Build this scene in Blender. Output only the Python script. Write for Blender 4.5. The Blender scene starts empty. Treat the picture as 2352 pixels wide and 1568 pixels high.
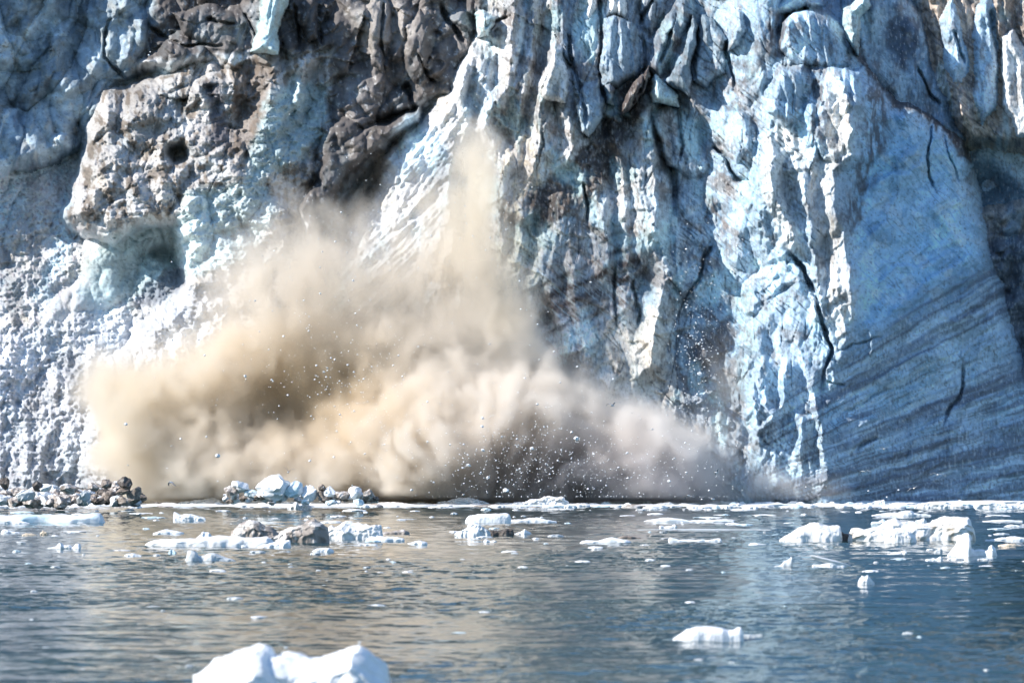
import bpy, math, random
import numpy as np
from mathutils import Vector, Matrix

S = bpy.context.scene
COL = S.collection
R = math.radians

# ------------------------------------------------------------------ camera
# plan numbers: a long lens 6 m above the fjord, glacier front about 300 m away
F, CX, HZ, CAMH = 7056.0, 1176.0, 1011.0, 6.0
W, H = 2352.0, 1568.0
cam_d = bpy.data.cameras.new('camera'); cam = bpy.data.objects.new('camera', cam_d); COL.objects.link(cam)
cam.location = (0, 0, CAMH); cam.rotation_euler = (R(90), 0, 0)
cam_d.sensor_width = 36; cam_d.lens = 36*F/W
cam_d.shift_y = (HZ - H/2)/W
cam_d.clip_start = 1; cam_d.clip_end = 5000
cam_d.dof.use_dof = True; cam_d.dof.focus_distance = 290; cam_d.dof.aperture_fstop = .9
S.camera = cam

# ------------------------------------------------------------------ light
SUN = Vector((-0.80, -0.26, 0.54)).normalized()
w = bpy.data.worlds.new('World'); S.world = w; w.use_nodes = True
nt = w.node_tree; bg = nt.nodes['Background']
sky = nt.nodes.new('ShaderNodeTexSky'); sky.sky_type = 'NISHITA'; sky.sun_disc = False
sky.sun_elevation = math.asin(SUN.z); sky.sun_rotation = math.atan2(SUN.x, SUN.y)
sky.air_density = 1.0; sky.dust_density = 0.0; sky.ozone_density = 4.4
nt.links.new(sky.outputs[0], bg.inputs[0]); bg.inputs[1].default_value = 0.125
sl = bpy.data.lights.new('sun', 'SUN'); sl.energy = 4.4; sl.angle = R(0.5); sl.color = (1.0, 0.93, 0.84)
so = bpy.data.objects.new('sun', sl); COL.objects.link(so)
so.rotation_euler = SUN.to_track_quat('Z', 'Y').to_euler()
S.view_settings.view_transform = 'Standard'; S.view_settings.look = 'None'
S.view_settings.exposure = 0.78; S.view_settings.gamma = 1
S.render.engine = 'CYCLES'
cy = S.cycles
cy.max_bounces = 8; cy.diffuse_bounces = 2; cy.glossy_bounces = 3; cy.transmission_bounces = 2
cy.volume_bounces = 6; cy.transparent_max_bounces = 8
cy.use_denoising = True; cy.use_adaptive_sampling = True; cy.adaptive_threshold = 0.015; cy.caustics_reflective = False; cy.caustics_refractive = False
cy.sample_clamp_indirect = 4
cy.volume_step_rate = 1.0; cy.volume_max_steps = 256

DUST = True

# ------------------------------------------------------------------ helpers
def place(P, Q, Y):
    return ((P-CX)/F*Y, Y, CAMH+(HZ-Q)/F*Y)

def on_water(P, Q):
    Y = F*CAMH/(Q-HZ)
    return ((P-CX)/F*Y, Y)

def tag(o, label=None, cat=None, group=None, kind=None):
    if label: o['label'] = label
    if cat: o['category'] = cat
    if group: o['group'] = group
    if kind: o['kind'] = kind
    return o

def hsh(n, seed):
    return np.random.RandomState(seed).rand(n)

_tab = {}
def gtab(seed):
    if seed not in _tab:
        r = np.random.RandomState(seed); a = r.rand(256, 256)*2*np.pi
        _tab[seed] = (np.cos(a), np.sin(a), r.rand(256, 256), r.rand(256, 256), r.rand(256, 256))
    return _tab[seed]

def perlin(x, y, seed=0):
    gx, gy = gtab(seed)[:2]
    xi = np.floor(x).astype(int); yi = np.floor(y).astype(int); fx = x-xi; fy = y-yi
    u = fx*fx*fx*(fx*(fx*6-15)+10); v = fy*fy*fy*(fy*(fy*6-15)+10)
    def g(a, b):
        i = (xi+a) & 255; j = (yi+b) & 255
        return gx[i, j]*(fx-a)+gy[i, j]*(fy-b)
    return ((g(0, 0)*(1-u)+g(1, 0)*u)*(1-v)+(g(0, 1)*(1-u)+g(1, 1)*u)*v)*1.5

def fbm(x, y, seed=0, o=4, gain=0.5):
    s = 0; a = 1; t = 0
    for k in range(o):
        s = s+a*perlin(x*2**k, y*2**k, seed+k*7); t += a; a *= gain
    return s/t

def ridged(x, y, seed=0, o=4, gain=0.5):
    s = 0; a = 1; t = 0
    for k in range(o):
        s = s+a*(1-np.abs(perlin(x*2**k, y*2**k, seed+k*7))*2); t += a; a *= gain
    return s/t

def facets(x, y, seed=0, tilt=1.0, curv=1.0, jit=1.0):
    """convex chiselled pieces: the upper envelope of tilted shallow paraboloids; returns height and a random id per piece"""
    t = gtab(seed); xi = np.floor(x).astype(int); yi = np.floor(y).astype(int)
    best = np.full(x.shape, -1e9); sec = np.full(x.shape, -1e9); idv = np.zeros(x.shape)
    for a in (-1, 0, 1):
        for b in (-1, 0, 1):
            i = (xi+a) & 255; j = (yi+b) & 255
            dx = x-(xi+a+0.5+(t[2][i, j]-0.5)*jit); dy = y-(yi+b+0.5+(t[3][i, j]-0.5)*jit)
            v = 0.5*t[4][i, j]+tilt*(t[0][i, j]*dx+t[1][i, j]*dy)*0.6-curv*(dx*dx+dy*dy)
            m = v > best; sec = np.maximum(sec, np.minimum(v, best)); best = np.where(m, v, best); idv = np.where(m, t[2][j, i], idv)
    return best, idv, best-sec

def sm(a, b, x):
    t = np.clip((x-a)/(b-a), 0, 1); return t*t*(3-2*t)

def polyline_sd(P, Q, pts):
    """nearest distance to a polyline, which side (+ right when the line runs down), and 0..1 along it"""
    best = np.full(P.shape, 1e9); side = np.ones(P.shape); tt = np.zeros(P.shape)
    L = [0]
    for a, b in zip(pts, pts[1:]): L.append(L[-1]+math.hypot(b[0]-a[0], b[1]-a[1]))
    for k, (a, b) in enumerate(zip(pts, pts[1:])):
        dx, dy = b[0]-a[0], b[1]-a[1]; l2 = dx*dx+dy*dy
        t = np.clip(((P-a[0])*dx+(Q-a[1])*dy)/l2, 0, 1)
        ex = P-a[0]-t*dx; ey = Q-a[1]-t*dy; d = np.hypot(ex, ey)
        m = d < best
        best = np.where(m, d, best)
        side = np.where(m, np.sign(ex*dy-ey*dx+1e-9), side)
        tt = np.where(m, (L[k]+t*(L[k+1]-L[k]))/L[-1], tt)
    return best, side, tt

def poly_sd(P, Q, pts):
    """signed distance to a polygon, + inside"""
    best = np.full(P.shape, 1e9); ins = np.zeros(P.shape, bool)
    n = len(pts)
    for k in range(n):
        a = pts[k]; b = pts[(k+1) % n]
        dx, dy = b[0]-a[0], b[1]-a[1]; l2 = dx*dx+dy*dy+1e-9
        t = np.clip(((P-a[0])*dx+(Q-a[1])*dy)/l2, 0, 1)
        best = np.minimum(best, np.hypot(P-a[0]-t*dx, Q-a[1]-t*dy))
        c = ((a[1] > Q) != (b[1] > Q)) & (P < (b[0]-a[0])*(Q-a[1])/((b[1]-a[1]) if b[1] != a[1] else 1e-9)+a[0])
        ins ^= c
    return np.where(ins, best, -best)

def grid_mesh(name, X, Y, Z, cols=None, attrs=None, mask=None):
    nr, nc = X.shape
    idx = np.arange(nr*nc).reshape(nr, nc)
    q = np.stack([idx[:-1, :-1], idx[1:, :-1], idx[1:, 1:], idx[:-1, 1:]], -1)
    if mask is not None: q = q[mask]
    q = q.reshape(-1, 4)
    used, inv = np.unique(q, return_inverse=True); q = inv.reshape(-1, 4)
    co = np.stack([X.ravel(), Y.ravel(), Z.ravel()], -1)[used].astype(np.float32)
    me = bpy.data.meshes.new(name)
    me.vertices.add(len(co)); me.vertices.foreach_set('co', co.ravel())
    me.loops.add(q.size); me.loops.foreach_set('vertex_index', q.ravel().astype(np.int32))
    me.polygons.add(len(q)); me.polygons.foreach_set('loop_start', np.arange(0, q.size, 4, dtype=np.int32))
    me.polygons.foreach_set('loop_total', np.full(len(q), 4, np.int32))
    me.update(calc_edges=True)
    me.polygons.foreach_set('use_smooth', np.ones(len(q), bool))
    if cols is not None:
        a = me.color_attributes.new('Col', 'FLOAT_COLOR', 'POINT')
        c = np.concatenate([cols.reshape(-1, 3)[used], np.ones((len(used), 1))], 1).astype(np.float32)
        a.data.foreach_set('color', c.ravel())
    for k, v in (attrs or {}).items():
        a = me.attributes.new(k, 'FLOAT', 'POINT'); a.data.foreach_set('value', v.ravel()[used].astype(np.float32))
    return me

class NT:
    def __init__(s, name, kind='mat'):
        s.m = bpy.data.materials.new(name); s.m.use_nodes = True; s.t = s.m.node_tree; s.t.nodes.clear()
        s.out = s.n('ShaderNodeOutputMaterial')
    def n(s, typ, ins=None, **kw):
        nd = s.t.nodes.new(typ)
        for k, v in kw.items(): setattr(nd, k, v)
        for k, v in (ins or {}).items():
            sk = nd.inputs[k]
            if isinstance(v, bpy.types.NodeSocket): s.t.links.new(v, sk)
            else: sk.default_value = v
        return nd
    def math(s, op, a, b=0.0, c=0.0, clamp=False):
        nd = s.n('ShaderNodeMath', operation=op, use_clamp=clamp)
        for i, v in enumerate((a, b, c)):
            if isinstance(v, bpy.types.NodeSocket): s.t.links.new(v, nd.inputs[i])
            else: nd.inputs[i].default_value = v
        return nd.outputs[0]
    def mix(s, fac, a, b, mode='MIX'):
        nd = s.n('ShaderNodeMix', data_type='RGBA', blend_type=mode)
        for k, v in ((0, fac), (6, a), (7, b)):
            if isinstance(v, bpy.types.NodeSocket): s.t.links.new(v, nd.inputs[k])
            else: nd.inputs[k].default_value = v if k == 0 or len(v) == 4 else (*v, 1)
        return nd.outputs[2]
    def noise(s, vec, scale, detail=3, rough=0.55, dist=0.0):
        return s.n('ShaderNodeTexNoise', {'Vector': vec, 'Scale': scale, 'Detail': detail, 'Roughness': rough, 'Distortion': dist}).outputs[0]
    def ramp(s, fac, a, b):
        return s.n('ShaderNodeMapRange', {'Value': fac, 'From Min': a, 'From Max': b}, interpolation_type='SMOOTHSTEP').outputs[0]

# ------------------------------------------------------------------ glacier front
# a depth field in metres over plan angles; h = how far a point stands out towards the fjord
ST = 2.2
gp = np.arange(-420, 2700, ST); gq = np.arange(-380, 1196, ST)
P0, Q0 = np.meshgrid(gp, gq)
# irregular edges everywhere
P = P0+13*fbm(P0/80, Q0/100, 3, 2)+3.2*perlin(P0/19, Q0/27, 5)+1.6*perlin(P0/7, Q0/9, 6)
Q = Q0+13*fbm(P0/90, Q0/90, 9, 2)+3*perlin(P0/23, Q0/23, 8)
M = 23.5

def mass(poly, b, gx=0.0, p0=1176, gq_=0.0, q0=600, wd=50, rd=4, steep=0.22):
    sd = poly_sd(P, Q, poly)
    t = np.clip(sd/wd, 0, 1)
    e = rd*(np.sqrt(1-(1-t)**2)-1)
    e = np.where(sd < 0, -rd+sd*steep, e)
    return b+gx*(P-p0)/M+gq_*(Q-q0)/M+e, sd

def rubble(s, seed, ax=1.0, ay=1.0, curv=1.6):
    v, i, _g = facets(P/(s*ax), Q/(s*ay), seed, 0.9, curv, 1.0)
    return v*s/M

def shear(P, Q, k):
    return P+k*Q

und = 2.2*fbm(P0/260, Q0/260, 21, 3)
fin1 = ridged(shear(P0+24*fbm(P0/130, Q0/130, 32, 2), Q0, 0.12)/74, Q0/240, 31, 3)     # tall flutes
fin2 = ridged(shear(P0+14*fbm(P0/60, Q0/60, 38, 2), Q0, 0.2)/34, Q0/95, 37, 3)
def blocks(s, seed, tilt=1.9, curv=1.1, ax=1.0, ay=1.0):
    v, i, _g = facets((P+.25*Q)/(s*ax), Q/(s*ay), seed, tilt, curv, 1.2); return v*s/M
_m1 = perlin(P0/75, Q0/75, 40); _m2 = perlin(P0/40, Q0/40, 42)
rub_b = blocks(70, 41, 1.7, .9, 1, 1.05)
rub_m = np.maximum(blocks(34, 43)+.5*_m1, blocks(21, 44)-.25+.5*_m2)
rub_s = np.maximum(blocks(14, 47, 2.0, 1.0)+.25*_m2, blocks(8.5, 48)-.05)*1.1
big, bigid, bigg = facets(shear(P, Q, 0.3)/150, Q/190, 51, 1.6, 0.8)
Pm = P0+9*fbm(P0/120, Q0/120, 138, 2); Qm = Q0+9*fbm(P0/120, Q0/120, 139, 2)
vein1 = np.abs(perlin((Pm+Qm*0.9)/160, (Qm-Pm*0.95)/26, 131))          # thin cracks, strata rising right
vein2 = np.abs(perlin(shear(Pm, Qm, .2)/30, Qm/190, 133))            # thin vertical cracks
vmask = fbm(P0/80, Q0/80, 135, 3)
vn1 = sm(.07, .0, vein1)*sm(-.1, .25, vmask); vn2 = sm(.055, .0, vein2)*sm(-.05, .3, -vmask+.3*_m1)
chis, chid, chg = facets(shear(P, Q, 0.25)/70, Q/125, 53, 1.5, 0.7)
chis2, chid2, chg2 = facets(shear(P, Q, -0.2)/30, Q/52, 59, 1.6, 0.8)
tiny = fbm(P0/9, Q0/11, 61, 3)

KX = np.interp(P0, [900, 1080, 1220, 1400, 1520, 1750, 1950], [.4, .28, .15, -.03, -.12, -.2, -.15])
def flutes(period, seed, wq=160, lo=.25):
    s = (P0+KX*(Q0-300)+period*.9*fbm(P0/period/2.5, Q0/wq/1.6, seed, 3)+.10*period*perlin(P0/9, Q0/16, seed+5))/period
    i = np.floor(s).astype(int); f = s-i
    rs = np.random.RandomState(seed).rand(256)
    br = .28+.2*rs[(i*7) & 255]
    pr = np.where(f < br, f/br, (1-f)/(1-br))
    amp = lo+(1-lo)*sm(-.25, .35, perlin(i*3.7+.5, Q0/wq, seed+9))+.35*rs[i & 255]
    edge = lambda k: lo+(1-lo)*sm(-.25, .35, perlin(k*3.7+.5, Q0/wq, seed+9))+.35*rs[k & 255]
    return pr*amp
fl1 = flutes(58, 161, 190); fl2 = flutes(27, 167, 110); fl3 = flutes(120, 171, 320)
def ledges(period, slope, seed, wx=90):
    s = (Q0+slope*(P0-1200)+period*.8*fbm(P0/period/2, Q0/period/2, seed, 3))/period
    i = np.floor(s).astype(int); f = s-i
    a = sm(-.05, .35, perlin(i*3.3+P0/wx, i*1.7+.3, seed+3)); pr = np.where(f < .86, f/.86, (1-f)/.14)
    return a*pr
ld1 = ledges(85, .45, 211); ld2 = ledges(44, -.5, 213, 60); ld3 = ledges(30, .7, 215, 50)
masses = []
keys = {}
def add(name, h, key=None):
    masses.append((name, h))
    if key: keys.setdefault(key, []).append(len(masses)-1)

# far background everywhere
add('glacier', -13+und+2*chis+rub_m*0.8)
# unseen spur added beyond the left of the frame to shade the upper-left slope
h, sd = mass([(-700, -500), (-60, -500), (-60, 60), (-130, 150), (-700, 220)], 2.5, wd=60, rd=5, steep=0.12); add('glacier', h)
# upper-left blue slope
h, sd = mass([(-500, -400), (600, -400), (560, 0), (430, 60), (330, 140), (250, 210), (205, 310), (130, 372), (0, 392), (-500, 400)], -8.5, gx=-0.16, p0=100, wd=40, rd=2, steep=.12)
add('glacier', h+und+5.0*big+3.2*chis+1.4*chis2+1.3*rub_m*sm(-.2,.3,_m1)+0.4*rub_s, 'ul')
# snow chute and debris slope lower left
h, sd = mass([(-500, 340), (140, 350), (215, 330), (260, 560), (440, 620), (700, 640), (740, 1220), (-500, 1220)], -7.2, gq_=0.25, q0=700, wd=60, rd=2, steep=.1)
low = sm(760, 900, Q0+0.15*P0)
crumple = 1.5*ridged(P0/62, Q0/54, 195, 5, .62)
add('glacier', h+und*0.8+(.25*rub_m+.35*rub_s+0.35*rub_b)*(1-0.45*low)+.55*crumple+1.1*chis+.8*big+.5*ridged(P0/26, Q0/20, 219, 4, .6)+low*(.5*fin2+.6*rub_s+.6*chis2), 'chute')
h, sd = mass([(1500, -400), (1790, -400), (1790, 1220), (1500, 1220), (1560, 500)], 3.0, gx=-.12, p0=1640, wd=20, rd=1, steep=.2)
add('glacier', h+und+1.6*chis+.8*chis2+1.1*big+.4*rub_m*sm(0, .3, _m1))
h, sd = mass([(1290, -90), (1340, -150), (1480, -60), (1580, -120), (1570, 120), (1540, 260), (1400, 280), (1320, 220), (1300, 60)], 4.0, gx=-.3, p0=1420, wd=20, rd=2, steep=.3)
add('glacier', h+1.5*chis+.8*chis2+.7*fin2)
# rubble mass, centre-left
Lp = [(236, 215), (330, 185), (430, 150), (480, 128), (560, 150), (620, 110), (700, 95), (775, 95), (772, 200), (745, 300), (735, 390), (700, 440), (700, 540), (720, 1220), (170, 1220), (178, 1000), (250, 820), (330, 745), (395, 690), (424, 640), (418, 560), (398, 512), (330, 520), (262, 560), (205, 545), (150, 497), (186, 410), (198, 320)]
h, sd = mass(Lp, 0.5, gx=0.0, p0=400, wd=75, rd=6.5, steep=.25)
k = sm(470, 600, Q0+0.2*P0-60)
h = h-.40*np.clip(420-Q0, 0, 400)/M+np.clip(.9-.5*np.abs(_m1), 0, 1)*sm(300, 150, Q0)*rub_b
h = h+0.7*und+(.7*rub_b+.7*rub_m+1.4*big+1.2*chis)*(1-0.6*k)+0.7*rub_s*(1-.4*k)+.8*crumple+k*(1.6*chis2+1.0*chis)
h = h-sm(0, 1, (h*0+1)*np.exp(-(((P0-408)/34)**2+((Q0-352)/26)**2)*1.6))*6.5      # round ice cave
add('glacier', h)
# blue arch and hollow below it
h, sd = mass([(195, 560), (262, 530), (330, 505), (400, 505), (425, 560), (424, 640), (330, 690), (200, 720), (80, 770), (95, 700), (180, 640)], -5.2, wd=45, rd=1.5, steep=.2)
hollow = np.exp(-(((P0-375-(Q0-590)*-0.6)/62)**2+((Q0-610)/52)**2))
add('glacier', h+0.8*chis2-5.5*hollow+0.3*rub_m)
# dark seracs at the top
h, sd = mass([(330, -400), (1112, -400), (1112, 0), (1092, 90), (1052, 150), (1035, 215), (960, 245), (870, 275), (800, 345), (740, 420), (700, 450), (730, 320), (640, 220), (480, 150), (400, 160), (330, 140), (430, 60), (560, 0)], -4.8, gx=0.0, wd=30, rd=3, steep=.15)
add('glacier', h+und+2.0*big+3.4*chis+1.7*chis2+1.2*ld1+1.0*ld2+.5*ld3+0.5*rub_m+0.3*rub_s)
h, sd = mass([(770, 190), (800, 165), (850, 172), (880, 205), (935, 215), (930, 240), (870, 262), (842, 243), (782, 228)], -2.2, wd=22, rd=3, steep=.3); add('glacier', h+1.0*chis2+.8*rub_m)
h, sd = mass([(738, 310), (760, 275), (800, 272), (826, 300), (900, 285), (962, 245), (960, 275), (870, 340), (800, 400), (700, 560), (690, 470), (742, 385)], 0.2, wd=25, rd=3, steep=.3); add('glacier', h+1.1*chis2+.8*rub_m+.5*rub_s)
# central white mass with the calving apron
Cp = [(1102, -400), (1094, 40), (1098, 88), (1072, 118), (1043, 164), (1035, 210), (962, 275), (880, 360), (872, 430), (825, 495), (760, 570), (700, 640), (660, 760), (600, 1220), (1790, 1220), (1720, 900), (1580, 500), (1500, 150), (1440, -400)]
h, sd = mass(Cp, 1.0, gx=0.10, p0=1100, wd=110, rd=6.5, steep=.3)
apron = sm(1085, 1000, P0+0.35*(Q0-400))*sm(180, 330, Q0)
h = h+0.5*und+(1-apron)*(1.8*fl3+1.3*fl1+.5*fl2+1.0*chis+.6*chis2+1.0*big+1.0*ld1+.7*ld2+.35*ld3)+apron*(1.1*ridged((P0+0.9*Q0)/46, (Q0-.9*P0)/190, 73, 3)+0.7*chis2+0.4*rub_s)+0.25*rub_s
add('glacier', h)
# buttress right of the calving scar
Bp = [(1262, 60), (1235, 150), (1205, 260), (1180, 330), (1146, 402), (1150, 470), (1192, 532), (1226, 520), (1238, 640), (1262, 740), (1300, 830), (1345, 900), (1420, 1220), (1840, 1220), (1700, 800), (1650, 560), (1560, 480), (1512, 330), (1505, 170), (1455, 190), (1400, 300), (1360, 300), (1300, 80)]
h, sd = mass(Bp, 4.0, gx=-0.08, p0=1350, wd=38, rd=4.0, steep=.35)
h = h+0.4*und+1.3*fl3+.9*fl1+.35*fl2+.7*ld1+.45*ld2+.3*ld3+(.5+1.0*sm(600, 300, Q0))*chis+.3*chis2+.6*big
add('glacier', h)
# right tower
Tp = [ (1770, 290), (1752, 215), (1795, 150), (1850, 148), (1912, 160), (1978, 162), (2060, 236), (2132, 266), (2210, 332), (2228, 430), (2256, 560), (2292, 680), (2326, 790), (2366, 900), (2470, 1220), (1660, 1220), (1700, 1000), (1692, 900), (1684, 760), (1700, 655), (1742, 610), (1706, 520), (1748, 430), (1735, 345)]
h, sd = mass(Tp, 8.3, wd=40, rd=4.0, steep=.35)
edge_x = np.interp(Q0, [-400, 164, 223, 357, 394, 480, 536, 583, 662, 753, 860, 954, 1018, 1132, 1220], [1950, 1944, 1959, 1959, 1913, 1918, 1933, 1940, 1957, 1960, 1925, 1885, 1895, 1903, 1905])
edge_x = edge_x+7*perlin(P0/60, Q0/26, 83)
dx = (P0-edge_x)/M
right = dx > 0
T_l = 0.42*dx+1.5*fl3+1.0*fl1+.3*fl2+.8*ld1+.5*ld2+.3*ld3+1.1*chis*sm(1100, 500, Q0)+.4*chis2+.8*big
T_r = -0.52*dx+.35*ld1+.25*ld3+.16*chis2+0.55*chis+1.3*big
bl = sm(-0.6, 0.5, dx)
h = h+T_l*(1-bl)+T_r*bl+0.2*und
add('glacier', h, 'tower')
# slab leaning on the tower's left foot
h, sd = mass([(1832, 622), (1868, 672), (1883, 735), (1906, 806), (1893, 852), (1886, 927), (1892, 1010), (1903, 1220), (1690, 1220), (1730, 1000), (1738, 850), (1700, 790), (1760, 690)], 8.3, gx=0.22, p0=1850, wd=26, rd=2.0, steep=.3); add('glacier', h+0.5*chis2+0.9*chis+.5*fl1, 'tower')
# knob behind the tower's top, and the tall leaning serac behind
h, sd = mass([(1745, 60), (1775, 0), (1830, -30), (1880, 10), (1792, 70), (1745, 150), (1780, 220), (2060, 250), (1978, 118), (1952, 66), (1905, 36), (1850, 20)], 3.0, gx=-.1, p0=1850, wd=40, rd=4, steep=.3); add('glacier', h+1.2*chis+0.9*chis2+.8*fin2)
h, sd = mass([(1958, 5), (1942, 60), (1972, 150), (2060, 240), (2140, 300), (2236, 335), (2200, 290), (2160, 200), (2122, 110), (2110, 42), (2062, -20), (2035, -60), (1990, -40)], 1.0, gx=-0.44, p0=1990, wd=30, rd=3, steep=.35); add('glacier', h+0.4*chis2+.5*fl1+.8*chis+.8*big, 'back')
# right background wall
h, sd = mass([(2000, -400), (2800, -400), (2800, 340), (2352, 335), (2230, 320), (2150, 200)], -4.0, gx=0.22, p0=2250, wd=30, rd=2, steep=.2); add('glacier', h+.5*und+2.4*fl3+1.3*fl1+.5*fl2+1.0*chis+.4*chis2, 'rb')
# blue mound and hollow right of the tower
h, sd = mass([(2190, 265), (2262, 300), (2330, 325), (2800, 330), (2800, 520), (2400, 500), (2240, 500), (2215, 400)], -8.0, wd=45, rd=3.5, steep=.3); 
add('glacier', h+.6*chis2+.5*rub_m+.3*rub_s-4*np.exp(-(((P0-2270)/45)**2+((Q0-430)/38)**2)), 'mound')
h, sd = mass([(2230, 480), (2300, 472), (2352, 440), (2800, 430), (2800, 1220), (2300, 1220)], -8.5, wd=40, rd=3, steep=.3); add('glacier', h+1.3*rub_b+1.1*rub_m+.8*rub_s+und, 'rub2')

for poly, b, gx in (
 ([(1262, -40), (1300, -70), (1345, -40), (1352, 60), (1368, 130), (1362, 190), (1322, 176), (1292, 105), (1268, 62)], 6.0, -.7),
 ([(1596, -10), (1600, 20), (1562, 92), (1516, 184), (1486, 152), (1500, 100), (1535, 30), (1570, -30)], 6.0, -.5),
 ([(1472, -60), (1536, -50), (1540, 20), (1505, 90), (1484, 70)], 5.0, -.6),
 ([(1801, 60), (1830, 34), (1870, 30), (1912, 50), (1940, 90), (1962, 150), (1900, 168), (1830, 150), (1800, 110)], 6.8, -.35),
 ([(1876, 300), (1880, 220), (1915, 178), (1944, 158), (1975, 172), (1985, 240), (1960, 340), (1925, 380), (1890, 372)], 10.0, -.25),
 ([(1776, 200), (1790, 152), (1840, 150), (1862, 190), (1850, 260), (1800, 290), (1772, 262)], 9.6, -.3),
 ([(1500, 262), (1540, 236), (1620, 300), (1640, 380), (1600, 420), (1530, 380)], 5.4, -.3),
 ([(1590, 240), (1660, 230), (1720, 250), (1740, 330), (1690, 380), (1640, 330)], 5.6, -.2),
 ([(1390, 196), (1402, 190), (1412, 205), (1408, 236), (1392, 230)], 9.5, -.2),
 ([(2160, 40), (2190, -10), (2220, 60), (2230, 160), (2200, 230), (2170, 150)], -.5, -.3), ([(2240, 20), (2270, -30), (2296, 40), (2290, 250), (2250, 300), (2232, 180)], -.5, -.3),
 ([(840, 20), (870, -20), (900, 10), (900, 90), (880, 170), (850, 150)], 0.5, -.3), ([(935, 60), (965, 20), (1000, 60), (990, 150), (950, 200), (930, 140)], 0.8, -.4),
 ([(690, 10), (720, -20), (745, 30), (740, 90), (705, 100)], 0.0, -.4), ([(400, 30), (470, 10), (560, 30), (560, 70), (480, 110), (420, 80)], -1.5, -.2)):
    cxp = sum(p[0] for p in poly)/len(poly)
    h, sd = mass(poly, b, gx=gx, p0=cxp, wd=22, rd=3.0, steep=1.2)
    add('glacier', h+.5*chis2+.5*fl2+.4*chis)
# ---- seracs one can tell apart (each its own object) : outline, protrusion, facing
seracs = [
 ('pale turquoise serac standing between the dark seracs at the top of the glacier', [(612, -10), (640, -40), (665, -20), (655, 30), (640, 75), (636, 128), (612, 132), (584, 125), (588, 95), (608, 70), (598, 30)], 2.0, 0.0),
 ('small pale blue ice knob perched on the crest left of the bright central fins', [(1097, 38), (1110, 30), (1136, 42), (1132, 62), (1122, 84), (1106, 86), (1102, 60)], 6.2, 0.0),
 ('tall grey blue slab of ice with a bright left edge near the top centre', [(1390, 50), (1410, 40), (1450, 52), (1472, 75), (1470, 130), (1468, 175), (1420, 200), (1384, 205), (1382, 150), (1388, 100)], 6.0, -0.55),
 ('rounded white block of ice wedged below the tall grey blue slab', [(1330, 205), (1345, 192), (1380, 186), (1388, 230), (1384, 268), (1362, 300), (1352, 312), (1334, 300), (1322, 262)], 8.4, -0.2),
 ('white ice finger hanging at the top edge right of the bright fins', [(1344, -60), (1366, -50), (1378, 20), (1366, 50), (1352, 62), (1345, 40)], 5.0, 0.1),
 ('short white topped ice stub beside the hanging ice finger', [(1392, -50), (1432, -50), (1442, 40), (1436, 48), (1412, 42), (1390, 50)], 4.4, 0.0),
 ('pointed bright white ice blade in the middle of the central fins', [(1277, 116), (1296, 150), (1304, 190), (1302, 235), (1270, 230), (1246, 222), (1238, 200), (1256, 160)], 8.6, 0.15),
 ('dark brown leaning shard of ice beside the dirt band', [(1494, 150), (1500, 175), (1480, 215), (1452, 245), (1420, 262), (1428, 235), (1455, 190)], 8.2, 0.0),
 ('pale blue cone of ice right of the dark leaning shard', [(1506, 170), (1528, 190), (1552, 222), (1556, 244), (1500, 240), (1494, 215)], 7.0, -0.2),
 ('bright ridge of ice with a jagged left edge above the grey gully', [(1585, 30), (1600, 60), (1600, 120), (1590, 190), (1580, 225), (1560, 215), (1535, 200), (1522, 185), (1545, 165), (1565, 150), (1575, 90)], 6.2, 0.1),
 ('grey and white serac right of the jagged bright ridge', [(1602, 60), (1612, 28), (1640, 40), (1668, 90), (1660, 160), (1620, 200), (1592, 190), (1600, 120)], 5.2, -0.35),
 ('bluish serac with a dark tip left of the tower top', [(1690, 20), (1712, 32), (1716, 70), (1700, 110), (1672, 120), (1668, 80)], 4.6, -0.2),
 ('pale turquoise edge of ice on the leaning serac at the top right', [(1940, 20), (1955, 12), (1990, -20), (1998, 10), (1976, 40), (1968, 90), (1972, 130), (1950, 95), (1942, 60)], 4.6, 0.2),
 ('tall pale fin of ice at the right edge of the picture', [(2300, 85), (2322, 70), (2345, 95), (2380, 150), (2384, 330), (2330, 322), (2304, 240), (2296, 150)], -2.0, 0.1),
]
for i, (lab, poly, b, gx) in enumerate(seracs):
    cxp = sum(p[0] for p in poly)/len(poly)
    dark = 'dark brown' in lab
    h, sd = mass(poly, b+1.8, gx=gx-.2, p0=cxp, wd=20, rd=3.2, steep=1.2)
    h = h+0.35*chis2+0.6*fl2
    masses.append(('serac%02d' % i, h))

Hh = np.full(P0.shape, -1e9); own = np.zeros(P0.shape, int)
for i, (nme, h) in enumerate(masses):
    m = h > Hh; Hh = np.where(m, h, Hh); own = np.where(m, i, own)

def K(*ks): return np.isin(own, [j for k in ks for j in keys[k]])*1.0
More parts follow.
